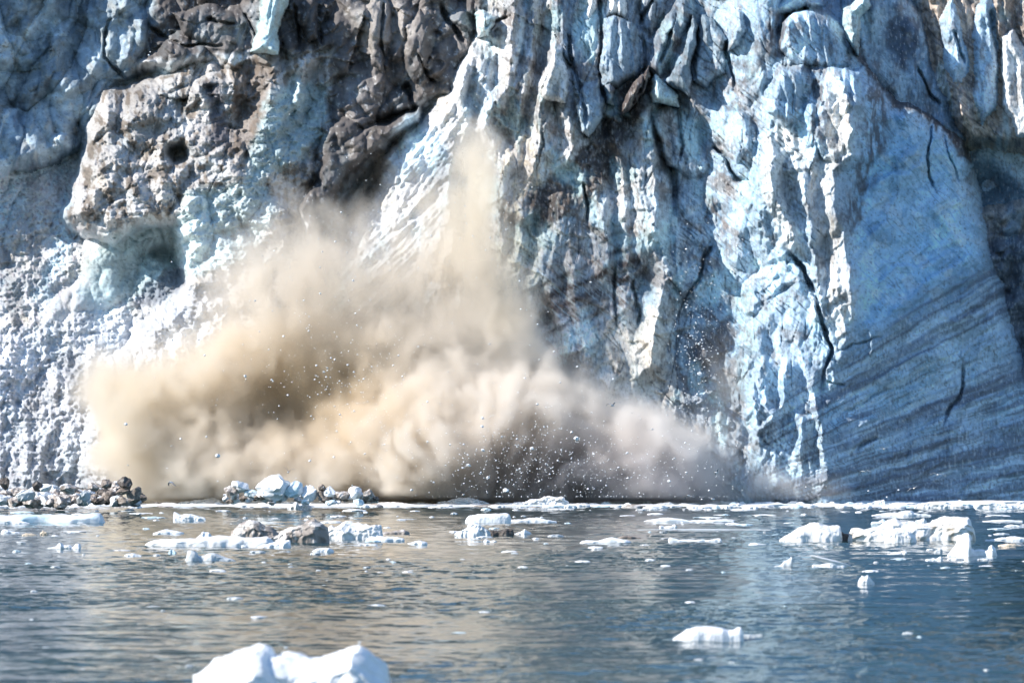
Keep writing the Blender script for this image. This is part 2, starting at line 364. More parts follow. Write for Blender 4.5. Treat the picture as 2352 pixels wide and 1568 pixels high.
# ---- hand-laid ridges: (points, reach left, reach right, height)
rg = [
 ([(1098, 86), (1072, 119), (1045, 164), (1037, 208), (1005, 260), (990, 300)], 34, 60, 2.2),
 ([(1072, 134), (1061, 193), (1069, 283)], 16, 26, 2.0),
 ([(1102, 112), (1108, 170), (1125, 250)], 24, 26, 1.6),
 ([(1191, 0), (1173, 74), (1165, 149), (1169, 193), (1125, 253), (1113, 305), (1136, 350), (1140, 420)], 26, 40, 3.0),
 ([(1266, 82), (1277, 123), (1236, 201), (1240, 223), (1244, 298), (1229, 372), (1214, 435)], 30, 40, 3.2),
 ([(1221, 97), (1206, 186), (1192, 260), (1173, 372), (1149, 402), (1149, 454), (1164, 510)], 22, 30, 2.4),
 ([(1303, 141), (1303, 193), (1300, 238), (1310, 330), (1290, 400)], 22, 40, 2.2),
 ([(1474, 223), (1493, 290), (1506, 409), (1496, 558), (1508, 580), (1526, 640), (1508, 753), (1474, 867), (1452, 925)], 44, 40, 3.6),
 ([(1448, 320), (1459, 372), (1463, 521), (1480, 620)], 22, 22, 1.8),
 ([(1363, 435), (1385, 476), (1392, 558), (1400, 640)], 20, 24, 1.5),
 ([(1412, 300), (1428, 360), (1433, 446), (1437, 521), (1450, 640)], 20, 24, 1.7),
 ([(1235, 520), (1244, 640), (1276, 740), (1320, 840)], 22, 50, 1.6),
 ([(1310, 560), (1326, 680), (1345, 800), (1330, 880)], 20, 26, 1.3),
 ([(1400, 780), (1420, 850), (1380, 920)], 22, 22, 1.4),
 ([(1576, 71), (1572, 112), (1557, 167), (1580, 208), (1600, 300)], 20, 40, 2.0),
 ([(1773, 238), (1766, 335), (1773, 428), (1799, 484), (1814, 521), (1845, 600)], 34, 28, 2.6),
 ([(1762, 160), (1740, 210), (1780, 260)], 20, 26, 1.5),
 ([(1851, 219), (1877, 335), (1850, 409), (1862, 558), (1880, 640)], 30, 26, 2.2),
 ([(1944, 164), (1959, 223), (1959, 357), (1913, 394), (1918, 480), (1933, 536), (1942, 600), (1958, 680), (1961, 790)], 34, 60, 2.2),
 ([(1762, 822), (1740, 852), (1729, 905), (1733, 980), (1726, 1048)], 12, 40, 1.5),
 ([(1811, 822), (1797, 867), (1797, 924), (1760, 975), (1735, 1000)], 12, 34, 1.4),
 ([(1883, 954), (1895, 1018), (1902, 1132)], 20, 18, 1.2),
 ([(1843, 950), (1842, 1010), (1830, 1060)], 14, 26, 1.0),
 ([(1995, 735), (2004, 822)], 9, 26, 0.8), ([(2090, 880), (2096, 980), (2088, 1080)], 8, 40, 0.7), ([(2190, 960), (2180, 1080)], 8, 40, 0.6),
 ([(2300, 900), (2290, 1000)], 8, 40, 0.6),
 ([(2005, 420), (2080, 395), (2135, 370)], 30, 10, 0.7),
 ([(1745, 330), (1738, 420), (1700, 520), (1690, 640)], 20, 60, 1.6),
 ([(196, 330), (190, 410), (156, 492)], 16, 60, 1.8), ([(410, 510), (424, 580), (424, 650), (390, 690)], 14, 50, 2.0),
 ([(260, 560), (330, 500), (420, 480), (520, 400), (600, 380)], 30, 40, 1.6),
 ([(520, 130), (540, 220), (520, 290)], 20, 40, 1.6), ([(640, 130), (625, 200), (610, 280), (560, 360)], 26, 44, 2.4), ([(700, 100), (690, 180), (670, 260)], 20, 40, 1.6),
 ([(820, 20), (850, 80), (820, 140)], 30, 40, 2.0), ([(930, 20), (925, 90), (900, 150)], 22, 40, 2.2), ([(985, 0), (960, 110), (985, 190)], 22, 40, 1.8),
 ([(720, 420), (700, 480), (705, 560)], 20, 40, 2.0), ([(770, 480), (735, 560)], 20, 30, 1.4),
 ([(2195, 0), (2205, 120), (2190, 200), (2230, 300)], 30, 50, 2.0), ([(2080, 40), (2130, 120), (2160, 220), (2230, 330)], 22, 12, 1.2),
 ([(1990, 440), (2050, 404), (2092, 398), (2134, 350)], 70, 9, .8), ([(2010, 655), (2060, 606), (2120, 616), (2205, 560)], 80, 9, .9), ([(1966, 570), (2035, 505), (2062, 440), (2060, 330)], 60, 10, .9),
 ([(2120, 460), (2178, 520), (2240, 630)], 12, 70, .8), ([(2030, 735), (2100, 668), (2200, 606), (2262, 560)], 60, 8, .7), ([(2075, 250), (2090, 330), (2075, 400)], 14, 60, .9), ([(2120, 690), (2200, 740), (2290, 700)], 50, 10, .6), ([(1995, 880), (2090, 830), (2190, 790)], 40, 7, .5), ([(2105, 1000), (2190, 940), (2300, 900)], 40, 7, .5),
 ([(2132, 266), (2180, 290), (2215, 335), (2230, 430)], 18, 22, 0.9),
]
for pts, wl, wr, amp in rg:
    x0 = min(p[0] for p in pts)-wr-wl-30; x1 = max(p[0] for p in pts)+wr+wl+30; y0 = min(p[1] for p in pts)-60; y1 = max(p[1] for p in pts)+60
    c0, c1 = np.searchsorted(gp, [x0, x1]); r0, r1 = np.searchsorted(gq, [y0, y1])
    sl_ = (slice(r0, r1), slice(c0, c1))
    d, s_, t = polyline_sd(P[sl_], Q[sl_], pts)
    ww = np.where(s_ > 0, wr, wl)
    Hh[sl_] += amp*np.clip(1-d/ww, 0, 1)*sm(0, .12, t)*sm(1, .8, t)*0.9
# cracks
ck = [([(1796, 560), (1845, 621), (1868, 670), (1883, 735), (1908, 806), (1894, 852), (1887, 927)], 7, 2.6),
 ([(2136, 275), (2130, 365), (2134, 409), (2150, 448)], 4, 1.8), ([(2165, 300), (2190, 370), (2215, 430)], 3, .9),
 ([(2212, 825), (2212, 878), (2163, 988)], 5, 1.3), ([(1410, 600), (1414, 700), (1422, 770)], 4, 1.1),
 ([(1100, 290), (1085, 420), (1095, 560), (1080, 720)], 55, 4.2), ([(1552, 240), (1568, 330), (1560, 380)], 5, 1.5),
 ([(1010, 0), (1030, 40), (1075, 115)], 7, 2.5), ([(925, 190), (945, 235)], 10, 3), ([(480, 190), (500, 290)], 16, 1.5), ([(1920, 812), (1960, 790), (2040, 770)], 3, .8),
 ([(1925, 950), (2010, 905), (2060, 890)], 4, .8), ([(1960, 1035), (2020, 1000)], 6, 1.0), ([(1900, 880), (1940, 885)], 3, .8)]
for pts, wd, amp in ck:
    x0 = min(p[0] for p in pts)-90; x1 = max(p[0] for p in pts)+90; y0 = min(p[1] for p in pts)-90; y1 = max(p[1] for p in pts)+90
    c0, c1 = np.searchsorted(gp, [x0, x1]); r0, r1 = np.searchsorted(gq, [y0, y1]); sl_ = (slice(r0, r1), slice(c0, c1))
    d, s_, t = polyline_sd(P[sl_], Q[sl_], pts)
    Hh[sl_] -= amp*np.clip(1-d/wd, 0, 1)**.7*sm(0, .15, t)*sm(1, .7, t)

GP = [[(1300, 60), (1330, 200), (1345, 300)], [(1376, -20), (1384, 100), (1384, 205)], [(1478, 80), (1482, 190), (1440, 262)], [(1502, -10), (1476, 60)], [(1545, 60), (1515, 150)], [(1604, 70), (1598, 200)], [(672, 0), (690, 60), (680, 120)], [(730, 10), (742, 110)], [(880, 0), (872, 90), (890, 150)], [(960, 120), (1000, 200)], [(340, 60), (420, 110), (520, 100)], [(250, 40), (235, 130), (300, 190)], [(1120, 60), (1180, 30)], [(1640, 330), (1690, 410), (1720, 420)], [(1660, 90), (1690, 200)], [(2100, 150), (2160, 250)], [(2200, 60), (2215, 160)], [(2270, 20), (2290, 120)], [(560, 20), (600, 110)], [(470, 40), (540, 60)], [(1340, 420), (1352, 520)], [(1455, 640), (1470, 760)], [(1640, 560), (1600, 640), (1560, 690)]]
for pts in GP:
    x0 = min(p[0] for p in pts)-60; x1 = max(p[0] for p in pts)+60; y0 = min(p[1] for p in pts)-60; y1 = max(p[1] for p in pts)+60
    c0, c1 = np.searchsorted(gp, [x0, x1]); r0, r1 = np.searchsorted(gq, [y0, y1]); sl_ = (slice(r0, r1), slice(c0, c1))
    d, s_, t = polyline_sd(P[sl_], Q[sl_], pts)
    Hh[sl_] -= 1.7*np.clip(1-d/(5+4*np.abs(perlin(P0[sl_]/30, Q0[sl_]/30, 207))), 0, 1)*sm(0, .15, t)*sm(1, .8, t)
# strata of the tower: curved lines rising to the right
dp = P0-1900
q_s = (Q0+1.77*dp)/(1+.00135*dp)
q_s = q_s+7*fbm(P0/70, Q0/50, 201, 4)
q_s = np.where((P0 > 1500) & (P0 < 2500), q_s, 900)
strat = .6*fbm(q_s/19, P0/420+q_s/900, 91, 3)+.45*fbm(q_s/6.5, P0/160+q_s/900, 92, 4)
towerm = sm(1700, 1900, P0)*sm(2460, 2360, P0)*sm(500, 700, Q0)
Hh += towerm*0.40*strat*sm(700, 950, q_s)
Hh -= (.30*sm(.07, 0, bigg)+.28*sm(.08, 0, chg))*sm(1100, 1000, P0+.2*Q0)*sm(650, 500, Q0)
Hh += 0.09*tiny+0.10*fbm(P0/22, Q0/45, 97, 4)-.3*(vn1+vn2)*sm(1000, 1150, P0)*sm(1930, 1880, P0)

lean = 0.30*(1150-Q0)/M
wl_r = sm(1600, 1750, P0)
Yb = 297.5+lean*(1-wl_r*0.55)
Yg = Yb-Hh
Xg = (P0-CX)/F*Yg; Zg = CAMH+(HZ-Q0)/F*Yg

# ---- colours of the ice: clean, blue, dirty, tan, some sun and shade painted in
C = lambda *a: np.array(a, float)
white, blue, cyan, grey, brown, tan, dkblue = C(.61, .63, .65), C(.40, .60, .74), C(.48, .72, .78), C(.22, .225, .24), C(.085, .072, .066), C(.60, .50, .37), C(.16, .24, .34)
col = np.zeros(P0.shape+(3,))+white
def lay(mask, c, op=1.0):
    global col
    a = np.clip(mask*op, 0, 1)[..., None]
    col = col*(1-a)+np.asarray(c)*a
def region(poly, soft=12, rough=18, seed=1):
    sd = poly_sd(P, Q, poly)+rough*fbm(P0/22, Q0/22, seed, 4)
    return sm(-soft, soft, sd)
n1 = fbm(P0/90, Q0/140, 101, 5); n2 = fbm(P0/24, Q0/46, 103, 4); n3 = fbm(P0/11, Q0/13, 107, 4)
vst = fbm(shear(P, Q, .15)/13, Q/120, 109, 4)        # streaks running down the face
vst2 = fbm(shear(P, Q, .3)/7, Q/60, 113, 3)
dgn = fbm((Pm+Qm*0.9)/130, (Qm-Pm*0.85)/10, 117, 4)    # fine strata rising to the right
lay(sm(-.05, .40, n1), blue, .6)
lay(sm(.05, .45, n2), cyan, .3)
lay(sm(.12, .45, -n1+.3*n2), tan, .5)
lay(sm(.05, .30, fbm(P0/48, Q0/90, 143, 5)), C(.36, .36, .37), .55)
# right part is bluer, with grey veins
rt = sm(1480, 1620, P0+30*n1)
lay(rt, C(.40, .58, .74), .85)
lay(rt*sm(.0, .35, n1+.4*n2), C(.36, .58, .76), .7)
lay(rt*sm(.12, .38, dgn)*(.3+.7*sm(1960, 1880, P0)), C(.17, .24, .32), .65)
lay(rt*sm(.15, .4, vst)*sm(1960, 1900, P0), grey, .45)
# tower wall, clean blue face
tw = region([(1965, 300), (2060, 250), (2200, 340), (2230, 500), (2280, 640), (2040, 760), (1965, 800), (1955, 600)], 20, 10, 5)
tw = tw*K('tower')
lay(tw, C(.45, .69, .90), .9); lay(tw*sm(.05, .4, n1), C(.34, .60, .84), .6); lay(tw*sm(.08, .2, fbm((Pm+Qm)/90, (Qm-Pm)/55, 175, 5)), C(.64, .79, .90), .65); lay(tw*sm(.10, .22, fbm((Pm-Qm)/80, (Qm+Pm)/60, 176, 5)), C(.26, .46, .66), .6); lay(tw*sm(.16, .38, fbm((Pm+Qm*1.1)/110, (Qm-Pm*1.05)/11, 121, 3)), C(.20, .40, .56), .5)
# layered dirt in the tower
band = np.interp(q_s, [560, 760, 806, 822, 850, 880, 905, 935, 960, 1000, 1030, 1070, 1100, 1130, 1170, 1250], [0, 0, .25, .55, .75, .45, .8, .2, .0, .35, .75, .3, .6, .75, .65, .8])
bm = K('tower')*sm(1690, 1760, P0)*sm(-.35, .25, band-.45+.75*strat+.3*n2)
lay(bm*band*(.55+.45*sm(800, 1000, q_s)), C(.17, .185, .22), .9)
lay(K('tower')*sm(1700, 1780, P0)*sm(.06, .24, strat)*sm(790, 860, q_s), C(.12, .14, .19), .65)
lay(K('tower')*sm(1700, 1780, P0)*sm(.04, .22, -strat)*sm(840, 900, q_s), C(.56, .72, .84), .8)
# left strips of the tower: sunlight put into the colour as whiter ice
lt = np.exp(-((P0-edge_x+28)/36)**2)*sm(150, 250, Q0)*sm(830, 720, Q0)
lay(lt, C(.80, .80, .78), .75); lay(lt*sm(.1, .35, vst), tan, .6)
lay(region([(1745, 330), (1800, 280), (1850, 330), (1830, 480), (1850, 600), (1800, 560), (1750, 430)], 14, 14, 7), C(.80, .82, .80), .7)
# dirt on the tower top
for pl in ([(1990, 165), (2052, 225), (2035, 330), (1995, 430), (1968, 520), (1938, 545), (1935, 505), (1965, 400), (1985, 300)], [(1850, 150), (1900, 160), (1905, 240), (1890, 330), (1868, 330), (1862, 230)], [(1745, 60), (1800, 30), (1840, 60), (1800, 130), (1750, 130)], [(1975, 110), (2060, 160), (2200, 310), (2240, 345), (2120, 280), (1990, 190)], [(2120, 262), (2190, 285), (2235, 345), (2200, 345)]):
    rr = region(pl, 16, 30, 11)
    lay(rr*sm(-.25, .12, fbm(Pm/12, Qm/46, 179, 4)), C(.12, .11, .115), .85)
# grey gully
gl = region([(1530, 0), (1700, 0), (1760, 130), (1745, 300), (1730, 420), (1690, 520), (1700, 640), (1660, 780), (1540, 700), (1512, 400), (1560, 250)], 20, 24, 13)
lay(region([(1262, -60), (1352, -60), (1368, 130), (1362, 190), (1322, 176), (1268, 62)], 5, 6, 171), C(.20, .25, .31), .9)
lay(region([(1486, 150), (1500, 100), (1560, -60), (1600, -60), (1562, 92), (1516, 184)], 5, 10, 172), C(.16, .17, .20), .8)
lay(gl, C(.27, .37, .46), .55); lay(gl*sm(.05, .35, n2+.3*n3), C(.09, .10, .12), .7); lay(gl*sm(.12, .4, dgn), C(.11, .14, .18), .6); lay(gl*sm(.15,.4,-n2), C(.5,.66,.76), .6)
lay(region([(1573, 812), (1640, 760), (1678, 722), (1692, 770), (1655, 830), (1590, 868)], 10, 18, 17), C(.07, .07, .09), .85)
lay(region([(1520, 850), (1690, 820), (1720, 1060), (1640, 1170), (1540, 1170)], 30, 24, 19), C(.19, .20, .22), .7)
# central fins: tan and grey streaks
cn = sm(1080, 1130, P0)*sm(1560, 1480, P0)*sm(620, 500, Q0)
lay(cn*sm(.1, .38, vst), C(.36, .31, .25), .6); lay(cn*sm(.14, .4, vst2+.2*n2), C(.20, .18, .165), .55)
lay(region([(1180, 290), (1240, 250), (1270, 400), (1210, 520), (1150, 500), (1150, 400)], 20, 20, 23)*sm(-.1, .3, n2), C(.70, .62, .47), .6)
# slate-coloured slabs top centre
lay(region([(1300, -400), (1560, -400), (1560, 0), (1540, 120), (1500, 150), (1400, 230), (1310, 200), (1300, 60)], 14, 16, 29), C(.27, .36, .45), .75)
lay(region([(1300, -400), (1560, -400), (1560, 120), (1400, 230), (1310, 200), (1300, 60)], 14, 16, 29)*sm(.05, .3, vst), C(.12, .13, .16), .6)
# the diagonal dirt band
db = region([(1494, 145), (1440, 190), (1392, 270), (1310, 365), (1250, 420), (1210, 440), (1212, 535), (1262, 522), (1335, 478), (1404, 408), (1446, 325), (1485, 240)], 9, 26, 31)
lay(db, C(.075, .062, .058), .93); lay(db*sm(.1, .35, n3), C(.30, .27, .25), .6)
lay(region([(1150, 480), (1215, 500), (1225, 535), (1190, 540)], 8, 14, 33), C(.16, .15, .15), .8)
cb = sm(1100, 1160, P0)*sm(1800, 1700, P0)
lay(cb*sm(.12, .34, fbm((Pm+.8*Qm)/130, (Qm-.8*Pm)/42, 197, 5)), C(.20, .155, .125), .6)
lay(cb*sm(.05, .3, fbm(shear(Pm, Qm, .15)/18, Qm/150, 199, 4)), C(.26, .24, .23), .35)
lay(cb*sm(.05, .35, fbm(Pm/60, Qm/120, 203, 4)), C(.50, .74, .80), .55)
# thin dirt layers across the buttress
bt = sm(1225, 1260, P0)*sm(1545, 1500, P0)
qb = Q0+0.42*(P0-1240)
for c_, w_, o_ in ((690, 14, .9), (655, 6, .6), (724, 17, .9), (772, 8, .6), (612, 4, .3), (748, 6, .5), (800, 5, .35), (850, 5, .3)):
    wv = qb-c_+10*fbm(P0/60, Q0/30, 37, 3)
    lay(bt*np.exp(-(wv/w_)**2)*sm(-.5, .0, n2+.2)*sm(1550, 1440, P0+30*n1), C(.10, .08, .075), min(1, o_*1.15))
lay(bt*sm(500, 620, Q0)*sm(.16, .42, dgn), C(.30, .31, .34), .5)
lay(bt*sm(560, 640, Q0)*sm(.1, .35, -dgn), C(.62, .76, .80), .4)
# foot of the buttress: warm pale ice
lay(region([(1380, 760), (1540, 700), (1540, 950), (1330, 960)], 20, 20, 39), C(.76, .70, .60), .6)
# calving scar: fresh pale green-white ice
lay(region([(1130, 560), (1222, 520), (1240, 640), (1240, 740), (1130, 700)], 12, 14, 41), C(.80, .86, .80), .8)
mott0 = fbm(P0/44, Q0/36, 187, 4)
# upper-left slope
lay(region([(-500, 620), (90, 760), (200, 700), (300, 720), (420, 660), (720, 640), (720, 1220), (-500, 1220)], 20, 20, 45), C(.58, .61, .66), .75)
ul = region([(-500, -400), (620, -400), (560, 0), (430, 60), (330, 140), (250, 210), (205, 310), (130, 372), (0, 392), (-500, 400)], 12, 12, 43)
ul = np.maximum(ul, K('ul'))*K('ul'); lay(ul, C(.25, .33, .39), .88); lay(ul*sm(.05, .25, fbm((Pm-Qm)/70, (Qm+Pm*.6)/24, 183, 4)), C(.46, .55, .60), .6); lay(ul*sm(220, 420, P0)*sm(-.05, .2, mott0), C(.11, .10, .10), .8); lay(ul*sm(.05, .4, n1+.3*n2), C(.10, .13, .17), .75); lay(ul*sm(.1, .4, n2-n1*.3), C(.38, .39, .37), .6)
lay(region([(-500, 380), (140, 375), (230, 290), (250, 520), (100, 760), (-500, 800)], 20, 20, 44)*sm(.02, .3, n3), C(.42, .41, .46), .5)
lay(sm(260, 200, P0)*sm(380, 420, Q0)*sm(.12, .35, n3+.3*n2), C(.30, .27, .28), .45)
# rubble mass: dirty grey lumps, tan grit
rb = region(Lp, 8, 8, 47)*sm(620, 500, Q0)
lay(rb, C(.50, .46, .42), .55); lay(rb*sm(.0, .25, n2+.5*n3), C(.19, .155, .125), .85); lay(rb*sm(.12, .4, n1)*sm(250, 160, Q0), C(.10, .085, .08), .7)
lay(region([(540, 150), (640, 130), (610, 300), (560, 380), (500, 340), (540, 240)], 12, 26, 49), C(.15, .12, .10), .75)
lay(region([(470, 190), (505, 190), (520, 330), (490, 340)], 10, 14, 50), C(.13, .13, .15), .8)
lay(region([(620, 220), (680, 180), (760, 200), (740, 330), (640, 400), (560, 420)], 18, 22, 51), C(.40, .54, .57), .75)
lay(region([(400, 520), (430, 440), (520, 430), (600, 400), (640, 480), (560, 600), (430, 640)], 12, 18, 53), C(.62, .76, .78), .75)
lay(region([(205, 580), (262, 540), (340, 510), (405, 510), (424, 580), (420, 625), (300, 690), (190, 700)], 26, 24, 57), C(.36, .50, .53), .7)
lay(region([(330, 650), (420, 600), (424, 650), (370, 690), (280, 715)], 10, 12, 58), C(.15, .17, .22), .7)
# dark seracs
ds = region([(340, -400), (1110, -400), (1110, 0), (1092, 90), (1052, 150), (1035, 215), (960, 240), (870, 350), (800, 420), (720, 560), (690, 470), (735, 380), (740, 320), (760, 240), (770, 110), (640, 120), (480, 130), (400, 140), (330, 130), (360, 60)], 9, 16, 59)
lay(ds, C(.105, .092, .088), .92); lay(ds*sm(.15, .4, n1), C(.24, .27, .29), .6); lay(ds*sm(.05, .35, n2-.2), C(.27, .235, .20), .6)
lay(ds*sm(.32, .42, n3+.4*n2), C(.5, .5, .5), .5)
lay(region([(820, -40), (900, 0), (960, 30), (930, 120), (880, 100), (830, 130), (800, 80)], 12, 30, 60), C(.46, .43, .40), .5)
lay(region([(590, 130), (620, 100), (640, 30), (670, -60), (600, -60), (600, 20)], 6, 5, 61), C(.58, .78, .78), .85)
dcr, _, _ = polyline_sd(P, Q, [(1958, 90), (1985, 140), (2040, 200), (2070, 236), (2132, 264), (2180, 290), (2212, 332), (2232, 360)])
lay(sm(17, 7, dcr+10*fbm(P0/16, Q0/16, 217, 3)), C(.085, .07, .07), .9)
# right background
rb2 = K('rb')
lay(rb2, C(.52, .41, .31), .88); lay(rb2*sm(.05, .3, dgn), C(.17, .14, .13), .75); lay(rb2*sm(.08, .35, fbm(P0/40, Q0/130, 65, 3)), C(.55, .68, .72), .7)
lay(rb2*sm(200, 120, Q0)*sm(2180, 2260, P0)*sm(-.2, .2, n2), C(.20, .16, .15), .6)
lay(region([(1990, -400), (2060, -30), (2110, 40), (2220, 330), (2120, 290), (1990, 160), (1990, 0)], 8, 10, 67)*K('back'), C(.24, .34, .45), .88)
lay(K('back')*sm(.0, .3, fbm(Pm/16, Qm/110, 177, 4)), C(.12, .15, .20), .7); lay(K('back')*sm(.05, .35, -n1), C(.52, .68, .78), .6)
lay(region([(2055, 10), (2105, 50), (2110, 110), (2070, 160), (2040, 100)], 12, 18, 68), C(.06, .07, .10), .8)
lay(K('rub2'), C(.15, .16, .19), .85); lay(K('rub2')*sm(560, 500, Q0), C(.50, .45, .40), .7); lay(K('rub2')*sm(.1, .35, n1), C(.22, .34, .46), .7)  # shadow behind the tower put into the dark colour, sunlit top painted lighter
lay(K('mound'), C(.50, .66, .76), .7); lay(K('mound')*sm(360, 430, Q0+.5*(2300-P0)+60*n1), C(.10, .17, .24), .85)  # shade of the hollow painted in as a darker lower mound
# every serac keeps its own ice
for i, (lab, poly, b, gx) in enumerate(seracs):
    k = [j for j, m_ in enumerate(masses) if m_[0] == 'serac%02d' % i][0]
    m_ = own == k
    c_ = (C(.12, .10, .095) if 'dark brown' in lab else C(.32, .42, .50) if ('grey' in lab or 'dark tip' in lab) else C(.60, .79, .82) if ('turquoise' in lab or 'pale blue' in lab) else C(.80, .82, .82))
    lay(m_*1.0, c_, .9)
    lay(m_*sm(.15, .4, vst), C(.2, .2, .22) if 'grey' in lab else C(.5, .44, .36), .5)
lay(vn1*sm(1180, 1260, P0)*sm(840, 780, q_s), C(.12, .18, .25), .6); lay(vn2*sm(1060, 1120, P0)*sm(1930, 1880, P0), C(.12, .11, .11), .6)
mott = fbm(P0/34, Q0/44, 141, 5)
lay(sm(.10, .34, mott)*sm(1060, 1120, P0)*(1-.9*tw)*sm(840, 780, q_s), C(.24, .22, .215), .5)
fleck = fbm(P0/4.5, Q0/15, 151, 3)
lay(sm(.16, .42, fleck+.35*mott)*sm(1060, 1120, P0)*(1-.7*tw), C(.13, .13, .14), .5)
lay(sm(.2, .4, -fleck)*sm(1060, 1120, P0)*(1-.7*tw), C(.78, .80, .80), .35)
# soot, grit and specks all over
lay(sm(.28, .45, fbm(P0/6, Q0/6, 127, 3)+.25*n2), C(.13, .12, .12), .55)
tk = 1-.35*sm(1880, 1960, P0)
tk = np.where(K('ul') > 0, 1.7, tk)
tone = 1+tk*((.78+.44*chid)*(.88+.24*chid2)*(.88+.24*bigid)-1)
col = np.clip(col*(1+.30*n3[..., None])*tone[..., None], .02, .84)

# ---- the material
def ice_mat(name, attr=True, base=(.8, .83, .85), bump=.55, scale=1.0, var=.25, rough=.55, sss=0.0):
    g = NT(name)
    geo = g.n('ShaderNodeNewGeometry').outputs['Position'] if attr else g.n('ShaderNodeTexCoord').outputs['Object']
    c = g.n('ShaderNodeAttribute', attribute_name='Col').outputs['Color'] if attr else g.n('ShaderNodeRGB').outputs[0]
    if not attr: c.default_value = (*base, 1)
    f1 = g.noise(geo, 1.3*scale, 6, .65, .4); f2 = g.noise(geo, 5*scale, 4, .6)
    v = g.math('ADD', g.math('MULTIPLY', f1, .6), g.math('MULTIPLY', f2, .4))
    k = g.n('ShaderNodeMapRange', {'Value': v, 'From Min': .3, 'From Max': .7, 'To Min': 1-var, 'To Max': 1+var*.6}).outputs[0]
    cc = g.n('ShaderNodeVectorMath', {0: c, 3: k}, operation='SCALE').outputs[0]
    b1 = g.n('ShaderNodeBump', {'Strength': .9*bump, 'Distance': .22/scale, 'Height': f1})
    b2 = g.n('ShaderNodeBump', {'Strength': .6*bump, 'Distance': .05/scale, 'Height': f2, 'Normal': b1.outputs[0]})
    p = g.n('ShaderNodeBsdfPrincipled', {'Base Color': cc, 'Roughness': rough, 'IOR': 1.31, 'Normal': b2.outputs[0], 'Specular IOR Level': .35})
    g.t.links.new(p.outputs[0], g.out.inputs[0])
    return g.m
m_glacier = ice_mat('glacier_ice')
qown = own[:-1, :-1]
masks = {}
for i, (nme, h) in enumerate(masses):
    masks[nme] = masks.get(nme, np.zeros(qown.shape, bool)) | (qown == i)
sr_labels = {('serac%02d' % i): s[0] for i, s in enumerate(seracs)}
for nme, mk in masks.items():
    if not mk.any(): continue
    if nme == 'glacier':
        me = grid_mesh('glacier', Xg, Yg, Zg, col, None, mk)
        o = bpy.data.objects.new('glacier', me); COL.objects.link(o); tag(o, kind='structure')
    else:
        me = grid_mesh('serac', Xg, Yg, Zg, col, None, mk)
        o = bpy.data.objects.new('serac', me); COL.objects.link(o); tag(o, sr_labels[nme], 'serac', 'seracs standing out of the glacier front')
    me.materials.append(m_glacier)

# ------------------------------------------------------------------ water
def water_mat():
    g = NT('water')
    pos = g.n('ShaderNodeNewGeometry').outputs['Position']
    w3 = g.noise(pos, .12, 2, .5)
    c = g.mix(g.ramp(w3, .35, .7), (.016, .05, .062), (.035, .075, .08))
    p = g.n('ShaderNodeBsdfPrincipled', {'Base Color': c, 'Roughness': .07, 'IOR': 1.33})
    g.t.links.new(p.outputs[0], g.out.inputs[0])
    return g.m
m_water = water_mat()
# real ripples; the rows lie closer together near the shore the boat is on
ys = [62.0]
while ys[-1] < 312: ys.append(ys[-1]+max(.085, ys[-1]**2/F/CAMH*.55))
ys = np.array([-900, -300, 0, 40, 55]+ys+[340])
us = np.linspace(-.30, .30, 1000); us = np.concatenate([[-14, -5, -1.2, -.5], us, [.5, 1.2, 5, 14]])
UU, WY = np.meshgrid(us, ys); WX = UU*np.maximum(WY, 60)
def ripples(x, y):
    x = x+.6*fbm(x/5, y/5, 151, 2); calm = .35+.65*sm(-.25, .35, fbm(x/22, y/34, 153, 3))
    return calm*(0.062*perlin(x/1.25, y/.85, 155)+.030*perlin(x/.6+.2*y, y/.42, 157)+.014*perlin(x/.27, y/.2, 159))+.07*perlin(x/4, y/3, 161)
near = ((WY > 56) & (WY < 330) & (np.abs(UU) < .4))
WZ = np.where(near, ripples(WX, WY), 0)
me = grid_mesh('water', WX, WY, WZ)
me.flip_normals(); me.materials.append(m_water)
wo = bpy.data.objects.new('water', me); COL.objects.link(wo); tag(wo, kind='structure')

# ------------------------------------------------------------------ the cloud of ice dust and silt thrown up by the calving
def img_from(name, arr):
    h_, w_ = arr.shape[:2]
    im = bpy.data.images.new(name, w_, h_, alpha=True, float_buffer=True)
    im.colorspace_settings.name = 'Non-Color'
    a = np.ones((h_, w_, 4), np.float32); a[..., :arr.shape[2]] = arr[::-1]
    im.pixels.foreach_set(a.ravel()); im.update(); im.pack()
    return im
DY = 288.0                                  # the plane in which the cloud is planned
p_a, p_b, q_a, q_b = 120.0, 1960.0, 240.0, 1200.0
dw, dh = 460, 240
DP, DQ = np.meshgrid(np.linspace(p_a, p_b, dw), np.linspace(q_a, q_b, dh))
wp = DP+26*fbm(DP/90, DQ/90, 201, 4); wq = DQ+26*fbm(DP/90, DQ/90, 203, 4)
def dreg(poly, soft): return sm(-soft, soft, poly_sd(wp, wq, poly))
def blob(x, y, rx, ry): return np.exp(-((wp-x)/rx)**2-((wq-y)/ry)**2)
full = dreg([(440, 720), (470, 640), (560, 590), (700, 570), (820, 590), (1000, 560), (1100, 560), (1200, 640), (1245, 740), (1330, 860), (1480, 930), (1600, 980), (1680, 1060), (1720, 1150), (1720, 1230), (240, 1230), (215, 1090), (230, 1000), (185, 900), (200, 830), (330, 800)], 50)
core = dreg([(420, 850), (520, 760), (700, 730), (900, 740), (1180, 690), (1240, 800), (1380, 920), (1560, 990), (1640, 1090), (1690, 1230), (300, 1230), (290, 1080), (240, 1000), (230, 880)], 45)
streak = fbm(DP/17, DQ/210, 207, 4)
dens = 0.16*full+0.75*core
dens += .17*blob(1088, 350, 28, 80)+.22*blob(1094, 470, 44, 130)+.06*blob(1000, 480, 110, 110)+.16*blob(1110, 620, 50, 120)+.16*blob(700, 600, 40, 90)+.10*blob(560, 600, 90, 80)
